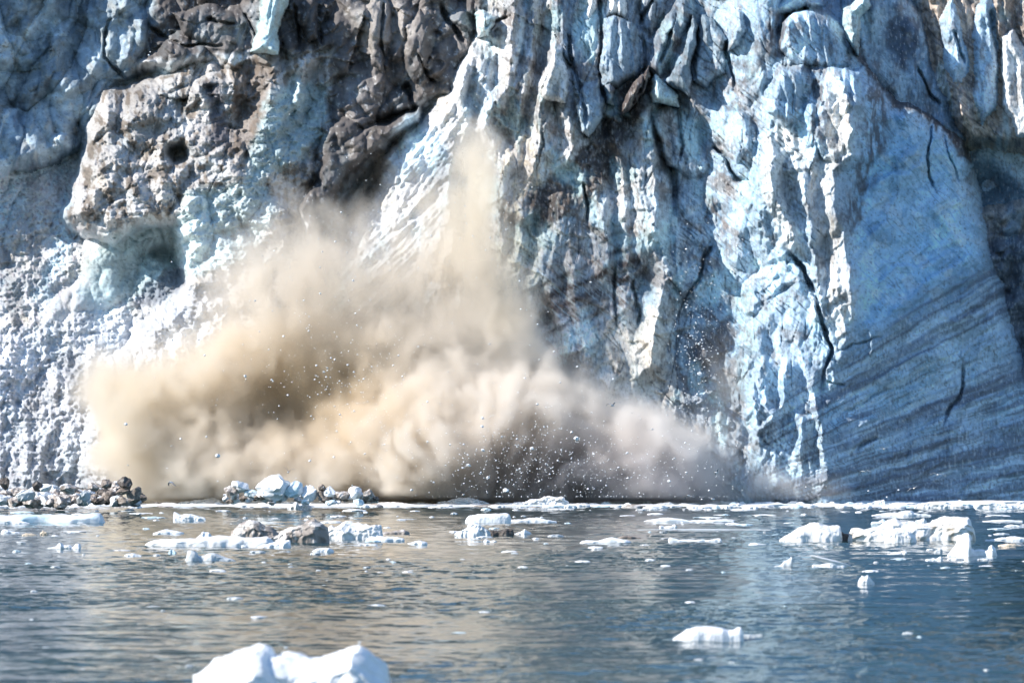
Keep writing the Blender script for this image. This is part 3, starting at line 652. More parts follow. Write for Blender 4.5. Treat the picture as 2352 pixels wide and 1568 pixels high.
dens += .08*dreg([(540, 560), (640, 430), (740, 470), (900, 470), (1040, 430), (1150, 560), (1200, 700), (500, 700)], 60)
dens += .30*blob(1775, 1125, 50, 40)+.14*blob(1840, 1150, 110, 40)+.10*blob(1680, 900, 60, 130)*0.6
dens += .5*blob(215, 880, 40, 46)+.5*blob(215, 1050, 22, 30)
dens *= np.clip(1+1.5*streak*sm(860, 500, DQ)+.9*fbm(wp/60, wq/75, 209, 5), .12, 2.2)
# how far the cloud stands out (metres towards the fjord)
fr = 8+7*sm(700, 1100, DQ)
bw = 3.0*ridged(wp/150, wq/170, 211, 3)+1.5*ridged(wp/52, wq/110, 213, 4)
fr = fr+bw*.9
fr += 6.5*blob(1000, 1010, 170, 120)+4*blob(760, 1090, 150, 70)+5*blob(1200, 940, 130, 60)+4*blob(1500, 1010, 120, 60)+3.5*blob(300, 950, 130, 110)+2.5*blob(500, 1080, 130, 60)+2*blob(1450, 1090, 170, 60)+3*blob(560, 700, 110, 90)+3*blob(480, 860, 90, 70)
fr -= 3.6*blob(700, 900, 120, 85)+1.2*blob(1260, 1075, 130, 60)
# fingers of spray falling out of the burst
for (a, b, hgt) in (((1000, 830), (760, 1050), 3), ((1010, 830), (1010, 1130), 2.5), ((1100, 860), (1130, 1140), 2), ((950, 1000), (900, 1140), 2), ((870, 1040), (930, 1150), 1.6), ((1200, 870), (1290, 960), 2.5), ((1330, 910), (1460, 1000), 2.5), ((1480, 960), (1600, 1080), 2)):
    d_, s_, t_ = polyline_sd(wp, wq, [a, b]); fr += hgt*np.clip(1-d_/np.where(s_ > 0, 44, 26), 0, 1)*sm(0, .2, t_)*sm(1, .7, t_)
fr += 1.6*sm(930, 1020, DQ)*fbm((DP-1100)/(26+0.08*(DQ-900)), DQ/170, 217, 3)
ang = np.arctan2(DP-1110, 1260-DQ); rad = np.hypot(DP-1110, 1260-DQ)
ray = fbm(ang*14+.6*perlin(DP/60, DQ/60, 221), rad/210, 223, 5)
burst = sm(420, 300, rad)*sm(760, 900, DQ)+.35
fr = fr+3.4*burst*ray+1.3*fbm(wp/22, wq/44, 225, 5)
dens = dens*np.clip(1+1.1*burst*ray, .3, 2)
fr = np.clip(fr, 10.5, 30)
dust_map = img_from('dust_plan', np.stack([dens, fr/32, np.zeros_like(fr)], -1))
tanc, greyc, shadec, pale, olive = C(.955, .89, .78), C(.962, .93, .90), C(.87, .80, .76), C(.98, .95, .91), C(.90, .79, .62)
dc = np.zeros(DP.shape+(3,))+C(.965, .91, .83)
def dl(m, c, o=1.0):
    global dc
    a = np.clip(m*o, 0, 1)[..., None]; dc = dc*(1-a)+c*a
dl(blob(1090, 430, 90, 190), tanc, .9); dl(blob(300, 920, 200, 160), tanc, .9); dl(blob(700, 900, 190, 120), olive, .95); dl(sm(1050, 1500, wp), greyc, .8)
dl(blob(1260, 1080, 190, 95), shadec, .95); dl(blob(1500, 1110, 190, 70), C(.90, .87, .88), .9); dl(blob(1100, 800, 200, 120), pale, .5); dl(blob(1160, 720, 50, 50), tanc, .6)  # shade under the cloud's lip is painted into the colour as the dark patch
dust_cols = img_from('dust_silt_shade', dc)
ymin, ymax = 262.0, 304.0
def pw(P_, Q_): return ((P_-CX)/F*DY, CAMH+(HZ-Q_)/F*DY)
xa, zb = pw(p_a, q_a); xb, za = pw(p_b, q_b); za = max(za, -0.4)
RES = .32
def dust_geo():
    ng = bpy.data.node_groups.new('dust', 'GeometryNodeTree')
    ng.interface.new_socket('Geometry', in_out='OUTPUT', socket_type='NodeSocketGeometry')
    N = ng.nodes; L = ng.links
    def n(t, ins=None, **kw):
        d = N.new(t)
        for k, v in kw.items(): setattr(d, k, v)
        for k, v in (ins or {}).items():
            if isinstance(v, bpy.types.NodeSocket): L.new(v, d.inputs[k])
            else: d.inputs[k].default_value = v
        return d
    def mt(op, a, b=0.0, clamp=False):
        d = N.new('ShaderNodeMath'); d.operation = op; d.use_clamp = clamp
        for i, v in enumerate((a, b)):
            if isinstance(v, bpy.types.NodeSocket): L.new(v, d.inputs[i])
            else: d.inputs[i].default_value = v
        return d.outputs[0]
    pos = n('GeometryNodeInputPosition').outputs[0]
    nz = n('ShaderNodeTexNoise', {'Vector': pos, 'Scale': .3, 'Detail': 5.0, 'Roughness': .6}).outputs['Color']
    warp = n('ShaderNodeVectorMath', {0: nz, 1: (.5, .5, .5)}, operation='SUBTRACT').outputs[0]
    warp = n('ShaderNodeVectorMath', {0: warp, 1: (4.5, 6, 4.5)}, operation='MULTIPLY').outputs[0]
    wpos = n('ShaderNodeVectorMath', {0: pos, 1: warp}, operation='ADD').outputs[0]
    sx = n('ShaderNodeSeparateXYZ', {0: wpos}); 
    u = mt('DIVIDE', mt('SUBTRACT', sx.outputs[0], xa), xb-xa); v = mt('DIVIDE', mt('SUBTRACT', sx.outputs[2], pw(0, q_b)[1]), zb-pw(0, q_b)[1])
    uv = n('ShaderNodeCombineXYZ', {0: u, 1: v, 2: 0.0}).outputs[0]
    im = n('GeometryNodeImageTexture', {'Vector': uv}, interpolation='Cubic', extension='CLIP'); im.inputs['Image'].default_value = dust_map
    sc = n('FunctionNodeSeparateColor', {0: im.outputs[0]})
    front = mt('SUBTRACT', 299.0, mt('MULTIPLY', sc.outputs[1], 32.0))
    n2 = n('ShaderNodeTexNoise', {'Vector': n('ShaderNodeVectorMath', {0: wpos, 1: (1, 1, .45)}, operation='MULTIPLY').outputs[0], 'Scale': .7, 'Detail': 5.0, 'Roughness': .62}).outputs[0]
    sp = n('ShaderNodeSeparateXYZ', {0: pos})
    foot = mt('SUBTRACT', 289.5, mt('MULTIPLY', sp.outputs[2], 10.0))       # the cloud's foot draws back behind the brash
    dep = mt('MINIMUM', mt('SUBTRACT', sx.outputs[1], mt('ADD', front, mt('MULTIPLY', mt('SUBTRACT', n2, .5), 7.0))), mt('SUBTRACT', sp.outputs[1], foot))
    ram = mt('DIVIDE', dep, 3.8, True)
    ram = mt('MULTIPLY', ram, ram)
    d = mt('MULTIPLY', sc.outputs[0], ram)
    d = mt('MULTIPLY', d, mt('MAXIMUM', mt('ADD', -.5, mt('MULTIPLY', n2, 3.0)), .1))
    d = mt('SUBTRACT', d, .006); d = mt('MAXIMUM', d, 0.0)
    vc = n('GeometryNodeVolumeCube', {'Density': d, 'Min': (xa, ymin, za), 'Max': (xb, ymax, zb)})
    for k, (a, b) in zip(('Resolution X', 'Resolution Y', 'Resolution Z'), ((xa, xb), (ymin, ymax), (za, zb))): vc.inputs[k].default_value = int((b-a)/RES)
    st = n('GeometryNodeSetMaterial', {'Geometry': vc.outputs[0], 'Material': m_dust})
    o = n('NodeGroupOutput'); L.new(st.outputs[0], o.inputs[0])
    return ng
def dust_mat():
    g = NT('dust')
    pos = g.n('ShaderNodeNewGeometry').outputs['Position']
    sx = g.n('ShaderNodeSeparateXYZ', {0: pos})
    u = g.math('DIVIDE', g.math('SUBTRACT', sx.outputs[0], xa), xb-xa); v = g.math('DIVIDE', g.math('SUBTRACT', sx.outputs[2], pw(0, q_b)[1]), zb-pw(0, q_b)[1])
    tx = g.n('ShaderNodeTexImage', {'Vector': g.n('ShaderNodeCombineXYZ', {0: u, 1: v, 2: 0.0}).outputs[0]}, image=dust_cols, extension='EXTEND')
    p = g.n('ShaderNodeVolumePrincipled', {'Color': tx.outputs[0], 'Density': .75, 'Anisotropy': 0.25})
    g.t.links.new(p.outputs[0], g.out.inputs['Volume'])
    return g.m
if DUST:
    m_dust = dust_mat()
    me = bpy.data.meshes.new('dust_cloud'); do = bpy.data.objects.new('dust_cloud', me); COL.objects.link(do)
    md = do.modifiers.new('cloud', 'NODES'); md.node_group = dust_geo()
    tag(do, 'brown and grey cloud of silt and ice dust billowing from the calving glacier', 'dust cloud', kind='stuff')

# ------------------------------------------------------------------ floating ice
def floe_mat(name, base, dirt=None, amount=.5, scale=1.2, bump=.5):
    g = NT(name)
    pos = g.n('ShaderNodeTexCoord').outputs['Object']
    f1 = g.noise(pos, 1.6*scale, 6, .62, .5); f2 = g.noise(pos, 7*scale, 4, .6); f3 = g.noise(pos, .7*scale, 5, .6, .6)
    k = g.n('ShaderNodeMapRange', {'Value': g.math('ADD', g.math('MULTIPLY', f1, .5), g.math('MULTIPLY', f2, .5)), 'From Min': .3, 'From Max': .7, 'To Min': .84, 'To Max': 1.06}).outputs[0]
    c = g.n('ShaderNodeRGB').outputs[0]; c.default_value = (*base, 1)
    if dirt: c = g.mix(g.math('MULTIPLY', g.ramp(f3, .72-.45*amount, .86-.45*amount), .95), c, dirt)
    c = g.mix(g.math('MULTIPLY', g.ramp(f1, .56, .75), .35), c, tuple(b*.72+.0 for b in base[:2])+(base[2]*.86,))
    cc = g.n('ShaderNodeVectorMath', {0: c, 3: k}, operation='SCALE').outputs[0]
    b1 = g.n('ShaderNodeBump', {'Strength': .8*bump, 'Distance': .14/scale, 'Height': f1})
    b2 = g.n('ShaderNodeBump', {'Strength': .6*bump, 'Distance': .03/scale, 'Height': f2, 'Normal': b1.outputs[0]})
    p = g.n('ShaderNodeBsdfPrincipled', {'Base Color': cc, 'Roughness': .5, 'IOR': 1.31, 'Normal': b2.outputs[0], 'Specular IOR Level': .4})
    g.t.links.new(p.outputs[0], g.out.inputs[0]); return g.m
FM = dict(
 white=floe_mat('white_ice', (.86, .88, .89)),
 snow=floe_mat('snowy_ice', (.87, .87, .86), (.62, .56, .48), .25),
 blue=floe_mat('pale_blue_ice', (.62, .78, .84), (.86, .88, .89), .6),
 glassy=floe_mat('grey_clear_ice', (.60, .64, .66)),
 dirty=floe_mat('dirty_ice', (.72, .68, .64), (.30, .26, .23), .75, 1.6),
 brown=floe_mat('silty_ice', (.34, .29, .25), (.17, .145, .125), .7, 1.8),
 dark=floe_mat('dark_silty_ice', (.11, .095, .085), (.30, .27, .24), .45, 1.8),
 tan=floe_mat('tan_ice', (.74, .62, .48), (.5, .38, .26), .4, 1.6),
 patchy=floe_mat('patchy_ice', (.84, .84, .82), (.52, .44, .34), .38, 1.0))

def floe_mesh(name, Lx, Ly, hs, prof, seed, nx=48, ny=18, rough=1.0):
    """a floating piece as a closed height shape: length, depth, height, outline heights along it"""
    ny = int(ny*1.5)+4
    t = np.linspace(0, 1, nx); th = np.linspace(-np.pi/2, np.pi/2, ny)
    T, TH = np.meshgrid(t, th); S_ = np.sign(TH)*np.abs(np.sin(TH))**.75; top = np.abs(np.cos(TH))**.55
    skew = .25*math.sin(seed*1.7)
    tt = np.clip(T+.05*perlin(T*4, S_*1.3+seed, seed)+.05*skew*S_, 0, 1)
    ph = np.interp(tt, [p[0] for p in prof], [p[1] for p in prof])
    endt = np.clip(np.minimum(T, 1-T)/.04, 0, 1)**.5
    x = (T-.5)*Lx; wv = (.45+.55*np.clip(ph, 0, 1))*(1-.3*np.abs(2*T-1)**4)+.18*perlin(T*4+seed, S_*.6, seed+1)
    z0 = hs*ph*top*endt
    # back half of tall pieces drops sooner, so peaks are not extruded walls
    z0 = z0*(1-.35*np.clip(S_, 0, 1)*(.5+.5*perlin(T*3, S_*2, seed+9)))
    y = S_*Ly/2*wv+.15*Ly*perlin(T*3, T*0+seed, seed+2)
    k = max(Lx/7, hs*.6)
    u_, v_ = x/k, (y+z0*1.3)/k
    fa, _, ga = facets(u_*1.1+seed*.37, v_*1.1, seed % 97, 1.7, .9)
    fb, _, gb = facets(u_*2.9, v_*2.9+seed*.11, seed % 89+1, 1.7, 1.0)
    fn = fbm(u_*3, v_*3, seed % 60+3, 4)
    am = min(hs, Ly)*rough*endt
    z = z0+am*top*(.15*(fa-.2)+.07*(fb-.2)+.08*fn)
    y = y-np.sign(S_)*np.abs(S_)*am*(.22*(fa-.2)+.10*(fb-.2)+.10*fn)
    x = x+am*.12*fbm(v_*2, u_*1.5, seed % 60+13, 3)
    z = np.maximum(z, hs*.06*top*endt)-.02*hs
    rim = (np.abs(TH) > 1.57) | (T == 0) | (T == 1)
    z = np.where(rim, -.25*hs-.1, z)
    me = grid_mesh(name, x, y, z)
    return me
def setp(o, mat): 
    o.data.materials.append(FM[mat]) if not o.data.materials else None
    o.material_slots[0].link = 'OBJECT'; o.material_slots[0].material = FM[mat]
nseed = [300]
def floe(name, Pa, Pb, Qw, h, mat, label, cat='ice floe', prof=None, depth=None, group=None, nx=48, ny=18, rough=1.0, parent=None, back=0):
    nseed[0] += 1; sd = nseed[0]; rnd = random.Random(sd)
    Y = F*CAMH/(Qw-HZ); Lx = (Pb-Pa)/F*Y; hs = h/F*Y
    if prof is None:
        a = rnd.uniform(.2, .8); prof = [(0, .25), (a*.5, rnd.uniform(.5, .9)), (a, 1), (a+(1-a)*.5, rnd.uniform(.4, .9)), (1, .2)]
    Ly = depth*Lx if depth else Lx*rnd.uniform(.35, .6)
    Ly = max(Ly, hs*1.1)
    me = floe_mesh(name, Lx, Ly, hs, prof, sd, nx, ny, rough)
    o = bpy.data.objects.new(name, me); COL.objects.link(o); setp(o, mat)
    Yc = Y+Ly*.5
    o.location = (((Pa+Pb)/2-CX)/F*Y, Yc+back, 0)
    tag(o, label, cat, group)
    return o
G1 = 'ice floes drifting on the fjord'
f_ = floe
# left
f_('ice_floe', -30, 238, 1201, 22, 'blue', 'long flat floe with a blue shaded front at the left edge of the water', prof=[(0, .8), (.3, .9), (.6, .85), (.75, .8), (.92, 1), (.97, .9), (1, .6)], depth=.25, group=G1)
f_('ice_floe', -20, 70, 1203, 11, 'white', 'low white shelf of ice in front of the long blue fronted floe', prof=[(0, 1), (.6, .8), (1, .1)], depth=.2, group=G1)
f_('ice_floe', 0, 45, 1225, 10, 'white', 'small white floe at the left edge just below the long flat floe', group=G1)
f_('ice_floe', 49, 84, 1229, 5, 'tan', 'flat cream floe left of the little tan ice block', group=G1)
f_('ice_floe', 91, 112, 1228, 10, 'tan', 'little tan ice block floating near the left edge', group=G1)
f_('ice_floe', 105, 185, 1261, 15, 'white', 'white floe with two small humps low at the left', prof=[(0, .1), (.3, .4), (.4, 1), (.5, .55), (.68, .6), (.75, .2), (.85, .8), (.95, .85), (1, .3)], depth=.35, group=G1)
f_('ice_floe', 396, 472, 1196, 20, 'white', 'ragged white floe with a tiny knob at its left end, below the snowy shelf', prof=[(0, .5), (.05, 1), (.2, .75), (.5, .8), (.8, .5), (1, .35)], depth=.4, group=G1)
f_('ice_floe', 349, 422, 1226, 11, 'white', 'smooth low white floe left of the silty domed iceberg', prof=[(0, .1), (.4, 1), (.7, .7), (1, .2)], depth=.4, group=G1)
# the silty group
f_('ice_floe', 326, 636, 1255, 24, 'snow', 'wide low white floe spread in front of the silty domed iceberg', prof=[(0, .15), (.1, .6), (.25, .75), (.35, .7), (.45, .9), (.6, 1), (.75, .8), (.9, .9), (1, .1)], depth=.22, group=G1, nx=90, ny=24)
f_('ice_floe', 450, 492, 1247, 26, 'white', 'rounded white knob of ice on the back of the wide low floe', prof=[(0, .4), (.4, 1), (.7, .9), (1, .3)], group=G1)
f_('ice_floe', 590, 668, 1257, 17, 'white', 'white ramp of ice under the grey wedge shaped iceberg', prof=[(0, .1), (.6, .8), (1, 1)], depth=.4, group=G1)
f_('iceberg', 524, 646, 1238, 43, 'dirty', 'silty brown domed iceberg with a steep left side', 'iceberg', prof=[(0, .1), (.12, .55), (.22, .85), (.4, 1), (.55, .92), (.75, .65), (.9, .3), (1, .1)], depth=.5, nx=80, ny=30)
f_('iceberg', 604, 756, 1246, 53, 'dirty', 'grey wedge shaped iceberg with a dark silty front beside the silty dome', 'iceberg', prof=[(0, .15), (.3, .5), (.6, .85), (.75, 1), (.85, .85), (.95, .7), (1, .3)], depth=.45, nx=90, ny=30)
f_('iceberg', 744, 880, 1239, 42, 'snow', 'white iceberg with a bluish front and lumpy right end, right of the grey wedge', 'iceberg', prof=[(0, .55), (.12, .75), (.2, .7), (.36, 1), (.5, .9), (.65, .8), (.85, .85), (.95, .75), (1, .3)], depth=.4, nx=80, ny=30)
f_('ice_floe', 838, 930, 1243, 12, 'white', 'flat white floe at the right foot of the lumpy white iceberg', prof=[(0, .3), (.2, 1), (.8, .8), (1, .4)], depth=.35, group=G1)
f_('ice_floe', 872, 941, 1226, 10, 'dirty', 'low floe with a dirty grey right end behind the flat white floe', prof=[(0, .3), (.4, .6), (.8, 1), (1, .4)], depth=.4, group=G1)
f_('ice_floe', 713, 767, 1267, 10, 'white', 'small white floe directly below the lumpy white iceberg', prof=[(0, .1), (.3, .8), (.8, .9), (1, .1)], group=G1)
f_('ice_floe', 425, 540, 1288, 25, 'glassy', 'pale grey floe with a tall rounded knob at the left and a tapering tail', prof=[(0, .4), (.05, .95), (.12, 1), (.2, .9), (.25, .42), (.4, .5), (.5, .75), (.6, .7), (.8, .3), (1, .05)], depth=.3, group=G1, nx=80, ny=24, rough=.4)
f_('ice_floe', 386, 405, 1271, 10, 'blue', 'tiny bluish ice lump above the pale grey floe with a knob', group=G1)
f_('ice_floe', 284, 325, 1277, 7, 'white', 'thin white floe left of the pale grey floe with a knob', group=G1)
f_('ice_floe', 659, 690, 1169, 17, 'white', 'left of two pointed white floes in front of the snowy rubble pile', prof=[(0, .3), (.7, 1), (1, .2)], group=G1)
f_('ice_floe', 684, 716, 1171, 18, 'white', 'right of two pointed white floes in front of the snowy rubble pile', prof=[(0, .1), (.5, 1), (1, .3)], group=G1)
# centre
f_('ice_floe', 1067, 1175, 1200, 22, 'white', 'bright flat topped white floe in the centre of the water', prof=[(0, .3), (.12, .75), (.3, .9), (.5, .95), (.9, 1), (1, .7)], depth=.3, group=G1, nx=70, rough=.4)
f_('ice_floe', 1168, 1281, 1199, 11, 'white', 'long low tail of white ice right of the flat topped floe', prof=[(0, .5), (.3, .6), (.55, 1), (.8, .5), (1, .1)], depth=.25, group=G1)
f_('ice_floe', 1044, 1112, 1231, 33, 'white', 'white floe with a stacked pinnacle left of the dark silty lump', prof=[(0, .15), (.2, .4), (.45, .6), (.5, 1), (.66, .95), (.8, .8), (1, .5)], depth=.4, group=G1, nx=60, ny=24)
f_('ice_floe', 1094, 1127, 1231, 22, 'glassy', 'grey blue block between the stacked pinnacle floe and the dark lump', prof=[(0, .6), (.4, 1), (.8, .6), (1, .3)], depth=.8, group=G1)
f_('ice_floe', 1122, 1181, 1229, 15, 'dark', 'dark brown silty lump floating in the centre of the water', prof=[(0, .7), (.3, .7), (.5, .6), (.7, 1), (.92, .95), (1, .4)], depth=.5, group=G1)
f_('ice_floe', 1181, 1222, 1227, 12, 'white', 'small pointed white floe right of the dark silty lump', prof=[(0, .15), (.45, .6), (.58, 1), (1, .1)], group=G1)
f_('ice_floe', 935, 982, 1251, 10, 'white', 'small white floe between the lumpy white iceberg and the centre floes', prof=[(0, .3), (.6, 1), (1, .5)], group=G1)
f_('ice_floe', 1110, 1142, 1245, 7, 'white', 'small peaked white floe below the dark silty lump', prof=[(0, .4), (.2, 1), (.5, .4), (.8, .6), (1, .2)], group=G1)
f_('ice_floe', 1330, 1452, 1247, 13, 'white', 'white floe with a brown strip of ice behind its right end', prof=[(0, .15), (.4, .5), (.6, 1), (.8, .7), (1, .3)], depth=.3, group=G1)
f_('ice_floe', 1418, 1474, 1236, 6, 'brown', 'thin brown strip of silty ice', group=G1)
f_('ice_floe', 1476, 1690, 1199, 11, 'white', 'long thin white floe with a low hump at its left', prof=[(0, .05), (.12, .8), (.3, 1), (.42, .6), (.5, .3), (.7, .45), (.8, .5), (1, .1)], depth=.16, group=G1, nx=90)
f_('ice_floe', 1514, 1556, 1212, 8, 'white', 'little curled white floe under the long thin white floe', prof=[(0, .6), (.3, .4), (.7, .5), (.85, 1), (1, .4)], group=G1)
f_('ice_floe', 1460, 1775, 1217, 3, 'glassy', 'long narrow line of slush right of the centre', 'slush', prof=[(0, .4), (.2, .8), (.5, 1), (.8, .7), (1, .5)], depth=.03, nx=90)
f_('ice_floe', 1534, 1660, 1244, 10, 'white', 'thin white floe with both ends turned up', prof=[(0, .3), (.04, 1), (.2, .6), (.5, .45), (.62, .55), (.7, .4), (.93, .8), (.98, .9), (1, .3)], depth=.18, group=G1, nx=70)
f_('ice_floe', 1719, 1764, 1252, 6, 'white', 'small flat floe left of the white sloping iceberg', group=G1)
# right
f_('iceberg', 1792, 1938, 1243, 44, 'snow', 'white sloping iceberg with a square right end', 'iceberg', prof=[(0, .08), (.15, .35), (.32, .72), (.42, .85), (.58, 1), (.68, .88), (.8, .82), (.94, .85), (.98, .6), (1, .3)], depth=.45, nx=90, ny=30, rough=.5)
f_('iceberg', 1932, 1970, 1242, 22, 'dark', 'dark blue and brown hollow block between the two largest icebergs', 'iceberg', prof=[(0, 1), (.4, .7), (1, .4)], depth=.5)
f_('iceberg', 1950, 2247, 1243, 56, 'patchy', 'largest iceberg, long and cream white with brown patches and a high right end', 'iceberg', prof=[(0, .42), (.06, .55), (.15, .52), (.28, .62), (.36, .86), (.42, .88), (.48, .74), (.62, .72), (.7, .86), (.77, 1), (.83, .93), (.92, .97), (.96, .7), (.985, .4), (1, .1)], depth=.3, nx=150, ny=40)
f_('iceberg', 2034, 2108, 1246, 34, 'snow', 'rounded white boss of ice at the front of the largest iceberg', 'iceberg', prof=[(0, .4), (.3, .95), (.55, 1), (.8, .7), (1, .2)], depth=.4, nx=60, ny=24, rough=.6)
f_('ice_floe', 2179, 2295, 1277, 54, 'white', 'white floe with one tall spire and a low hooked right end', prof=[(0, .08), (.08, .25), (.2, .45), (.3, .85), (.36, 1), (.42, .92), (.44, .35), (.55, .25), (.65, .3), (.8, .28), (.9, .5), (.97, .35), (1, .1)], depth=.3, group=G1, nx=90, ny=24, rough=.4)
bs = f_('ice_floe', 1866, 1948, 1304, 13, 'white', 'white floe carrying a tilted slab that overhangs to the left', prof=[(0, .6), (.2, .5), (.5, 1), (.9, .7), (1, .3)], depth=.4, group=G1)
f_('ice_floe', 1779, 1822, 1302, 25, 'glassy', 'low glassy floe with a thin upright fin at its right end', prof=[(0, .1), (.35, .2), (.5, .5), (.7, .62), (.86, .8), (.92, 1), (.97, .7), (1, .1)], depth=.3, group=G1, rough=.3)
f_('ice_floe', 1972, 2010, 1341, 22, 'white', 'small knobbly white floe alone in the lower right water', prof=[(0, .1), (.25, .95), (.4, .8), (.6, .9), (.75, .5), (1, .1)], depth=.5, group=G1)
f_('ice_floe', 2263, 2362, 1242, 11, 'white', 'low white floe at the right edge right of the largest iceberg', prof=[(0, .1), (.4, .7), (.7, 1), (1, .6)], depth=.3, group=G1)
f_('ice_floe', 2294, 2348, 1254, 6, 'tan', 'thin cream floe at the right edge above the hooked floe', group=G1)
f_('ice_floe', 2043, 2085, 1273, 9, 'white', 'small low floe with a raised right end below the largest iceberg', prof=[(0, .2), (.5, .5), (.85, 1), (1, .7)], group=G1)
f_('ice_floe', 2126, 2167, 1288, 11, 'white', 'small white floe left of the tall spire floe, hooked at its right', prof=[(0, .3), (.5, .55), (.6, .4), (.85, 1), (1, .5)], group=G1)
f_('ice_floe', 2146, 2166, 1269, 10, 'glassy', 'tiny grey ice lump just left of the tall spire floe', prof=[(0, .2), (.6, .9), (.8, 1), (1, .4)], group=G1)
f_('ice_floe', 2002, 2048, 1205, 13, 'blue', 'pale blue rounded floe behind the largest iceberg', prof=[(0, .5), (.35, .5), (.6, 1), (1, .4)], group=G1)
f_('ice_floe', 2103, 2130, 1198, 8, 'white', 'small white floe behind the high end of the largest iceberg', group=G1)
f_('ice_floe', 2002, 2143, 1185, 13, 'white', 'long white floe with one block on top, near the foot of the tower', prof=[(0, .3), (.3, .4), (.45, .6), (.58, 1), (.66, .9), (.7, .5), (.85, .4), (1, .15)], depth=.2, group=G1, nx=70)
f_('ice_floe', 2255, 2352, 1198, 5, 'white', 'thin white floe by the right edge, upper of two', prof=[(0, .3), (.3, .8), (.5, 1), (1, .5)], depth=.15, group=G1)
f_('ice_floe', 2305, 2370, 1211, 7, 'white', 'thin white floe by the right edge, lower of two', depth=.2, group=G1)
f_('ice_floe', 1545, 1710, 1469, 31, 'white', 'smooth bright white floe alone in the near water, turned up at its right', prof=[(0, .03), (.1, .25), (.22, .75), (.35, .98), (.5, 1), (.68, .88), (.78, .68), (.88, .72), (.95, .95), (.99, .8), (1, .3)], depth=.35, group=G1, nx=110, ny=34, rough=.25)
f_('ice_floe', 1700, 1752, 1463, 9, 'glassy', 'half sunken sliver of clear ice beside the smooth bright floe', prof=[(0, .7), (.6, .6), (1, .8)], depth=.2, group=G1)
f_('ice_floe', 837, 885, 1391, 4, 'white', 'short white streak of ice alone in the middle of the near water', depth=.2, group=G1)
# nearest berg, cut by the bottom of the picture
bt_ = [(426, 1572), (480, 1524), (525, 1511), (564, 1494), (580, 1489), (602, 1495), (616, 1513), (636, 1510), (656, 1510), (698, 1515), (722, 1521), (746, 1516), (780, 1512), (807, 1492), (839, 1506), (868, 1534), (896, 1575)]
f_('iceberg', 420, 902, 1650, 165, 'white', 'out of focus white iceberg in two peaks at the bottom edge', 'iceberg', prof=[(0, .3)]+[((p-420)/482, (1652-q)/165) for p, q in bt_]+[(1, .3)], depth=.6, nx=220, ny=90, rough=.55)

# ---- angular blocks
import bmesh
def block_mesh(name, seed, sub=4, flat=1.0, cuts=16, rough=.16):
    rs = np.random.RandomState(seed); bm = bmesh.new(); bmesh.ops.create_icosphere(bm, subdivisions=sub, radius=1)
    nrm = rs.normal(size=(cuts, 3)); nrm /= np.linalg.norm(nrm, axis=1)[:, None]; dd = rs.uniform(.55, 1.0, cuts)
    for v in bm.verts:
        c = np.array(v.co); dt = nrm@c
        r = min([1.05]+[d/t for d, t in zip(dd, dt) if t > .05])
        v.co = Vector(c*r)
    a = np.array([v.co for v in bm.verts])
    ns = perlin(a[:, 0]*2.2+seed, a[:, 1]*2.2+a[:, 2]*1.7, seed % 50)+.5*perlin(a[:, 0]*5, a[:, 2]*5+a[:, 1]*4, seed % 50+3)
    for v, k in zip(bm.verts, ns): v.co = v.co*(1+rough*k); v.co.z *= flat
    for f in bm.faces: f.smooth = True
    me = bpy.data.meshes.new(name); bm.to_mesh(me); bm.free(); me.materials.append(FM['white'])
    try: me.set_sharp_from_angle(angle=R(28))
    except Exception: pass
    return me
protos = [block_mesh('block', 900+i, 4) for i in range(9)]
small_protos = [block_mesh('chunk', 950+i, 1, 1, 7, .1) for i in range(6)]
rnd = random.Random(5)
MN = dict(white='white', snow='cream white', blue='pale blue', glassy='grey', dirty='dirty grey brown', brown='brown', dark='dark brown', tan='tan', patchy='stained')
def where(x):
    for lim, s in ((330, 'below the left rubble'), (520, 'between the two rubble piles'), (870, 'below the snowy rubble pile'), (1180, 'below the pale burst'), (1500, 'below the dark part of the cloud'), (1720, 'below the right end of the cloud'), (1900, 'below the cracked foot of the tower')):
        if x < lim: return s
    return 'below the layered face of the tower'
def autolabel(name, x, y, w_, mat):
    if name == 'brash_piece': return '%s %s piece of brash ice %s' % ('wide' if w_ > 42 else 'small', MN[mat], where(x))
    if name == 'ice_fragment':
        band = 'far out near the glacier' if y < 1195 else 'among the larger floes' if y < 1260 else 'just in front of the larger floes' if y < 1330 else 'in the open near water'
        side = 'left' if x < 784 else 'middle' if x < 1568 else 'right'
        return '%s %s bit of ice afloat %s, %s third' % ('long' if w_ > 30 else 'short' if w_ > 14 else 'tiny', MN[mat], band, side)
    if name == 'rubble_boulder':
        if x < 400: return '%s boulder %s the dirty rubble pile, %s' % (MN[mat], 'high in' if y < 1128 else 'midway up' if y < 1142 else 'at the foot of', 'left part' if x < 110 else 'middle part' if x < 215 else 'right part')
        return '%s lump %s the snowy rubble pile, %s' % (MN[mat], 'high in' if y < 1138 else 'at the foot of', 'left part' if x < 630 else 'middle part' if x < 745 else 'right part')
    hgt = 'high over' if y < 700 else 'midway up before' if y < 960 else 'low before'
    loc = ('the left lobe of the cloud' if x < 520 else 'the brown hollow of the cloud' if x < 900 else 'the bright burst' if x < 1130 else 'the dark part of the cloud' if x < 1450 else 'the right end of the cloud' if x < 1560 else 'the grey gully' if x < 1720 else 'the layered tower')
    return '%s white lump of ice flying %s %s' % ('big' if w_ > 6 else 'small' if w_ > 3.4 else 'tiny', hgt, loc)
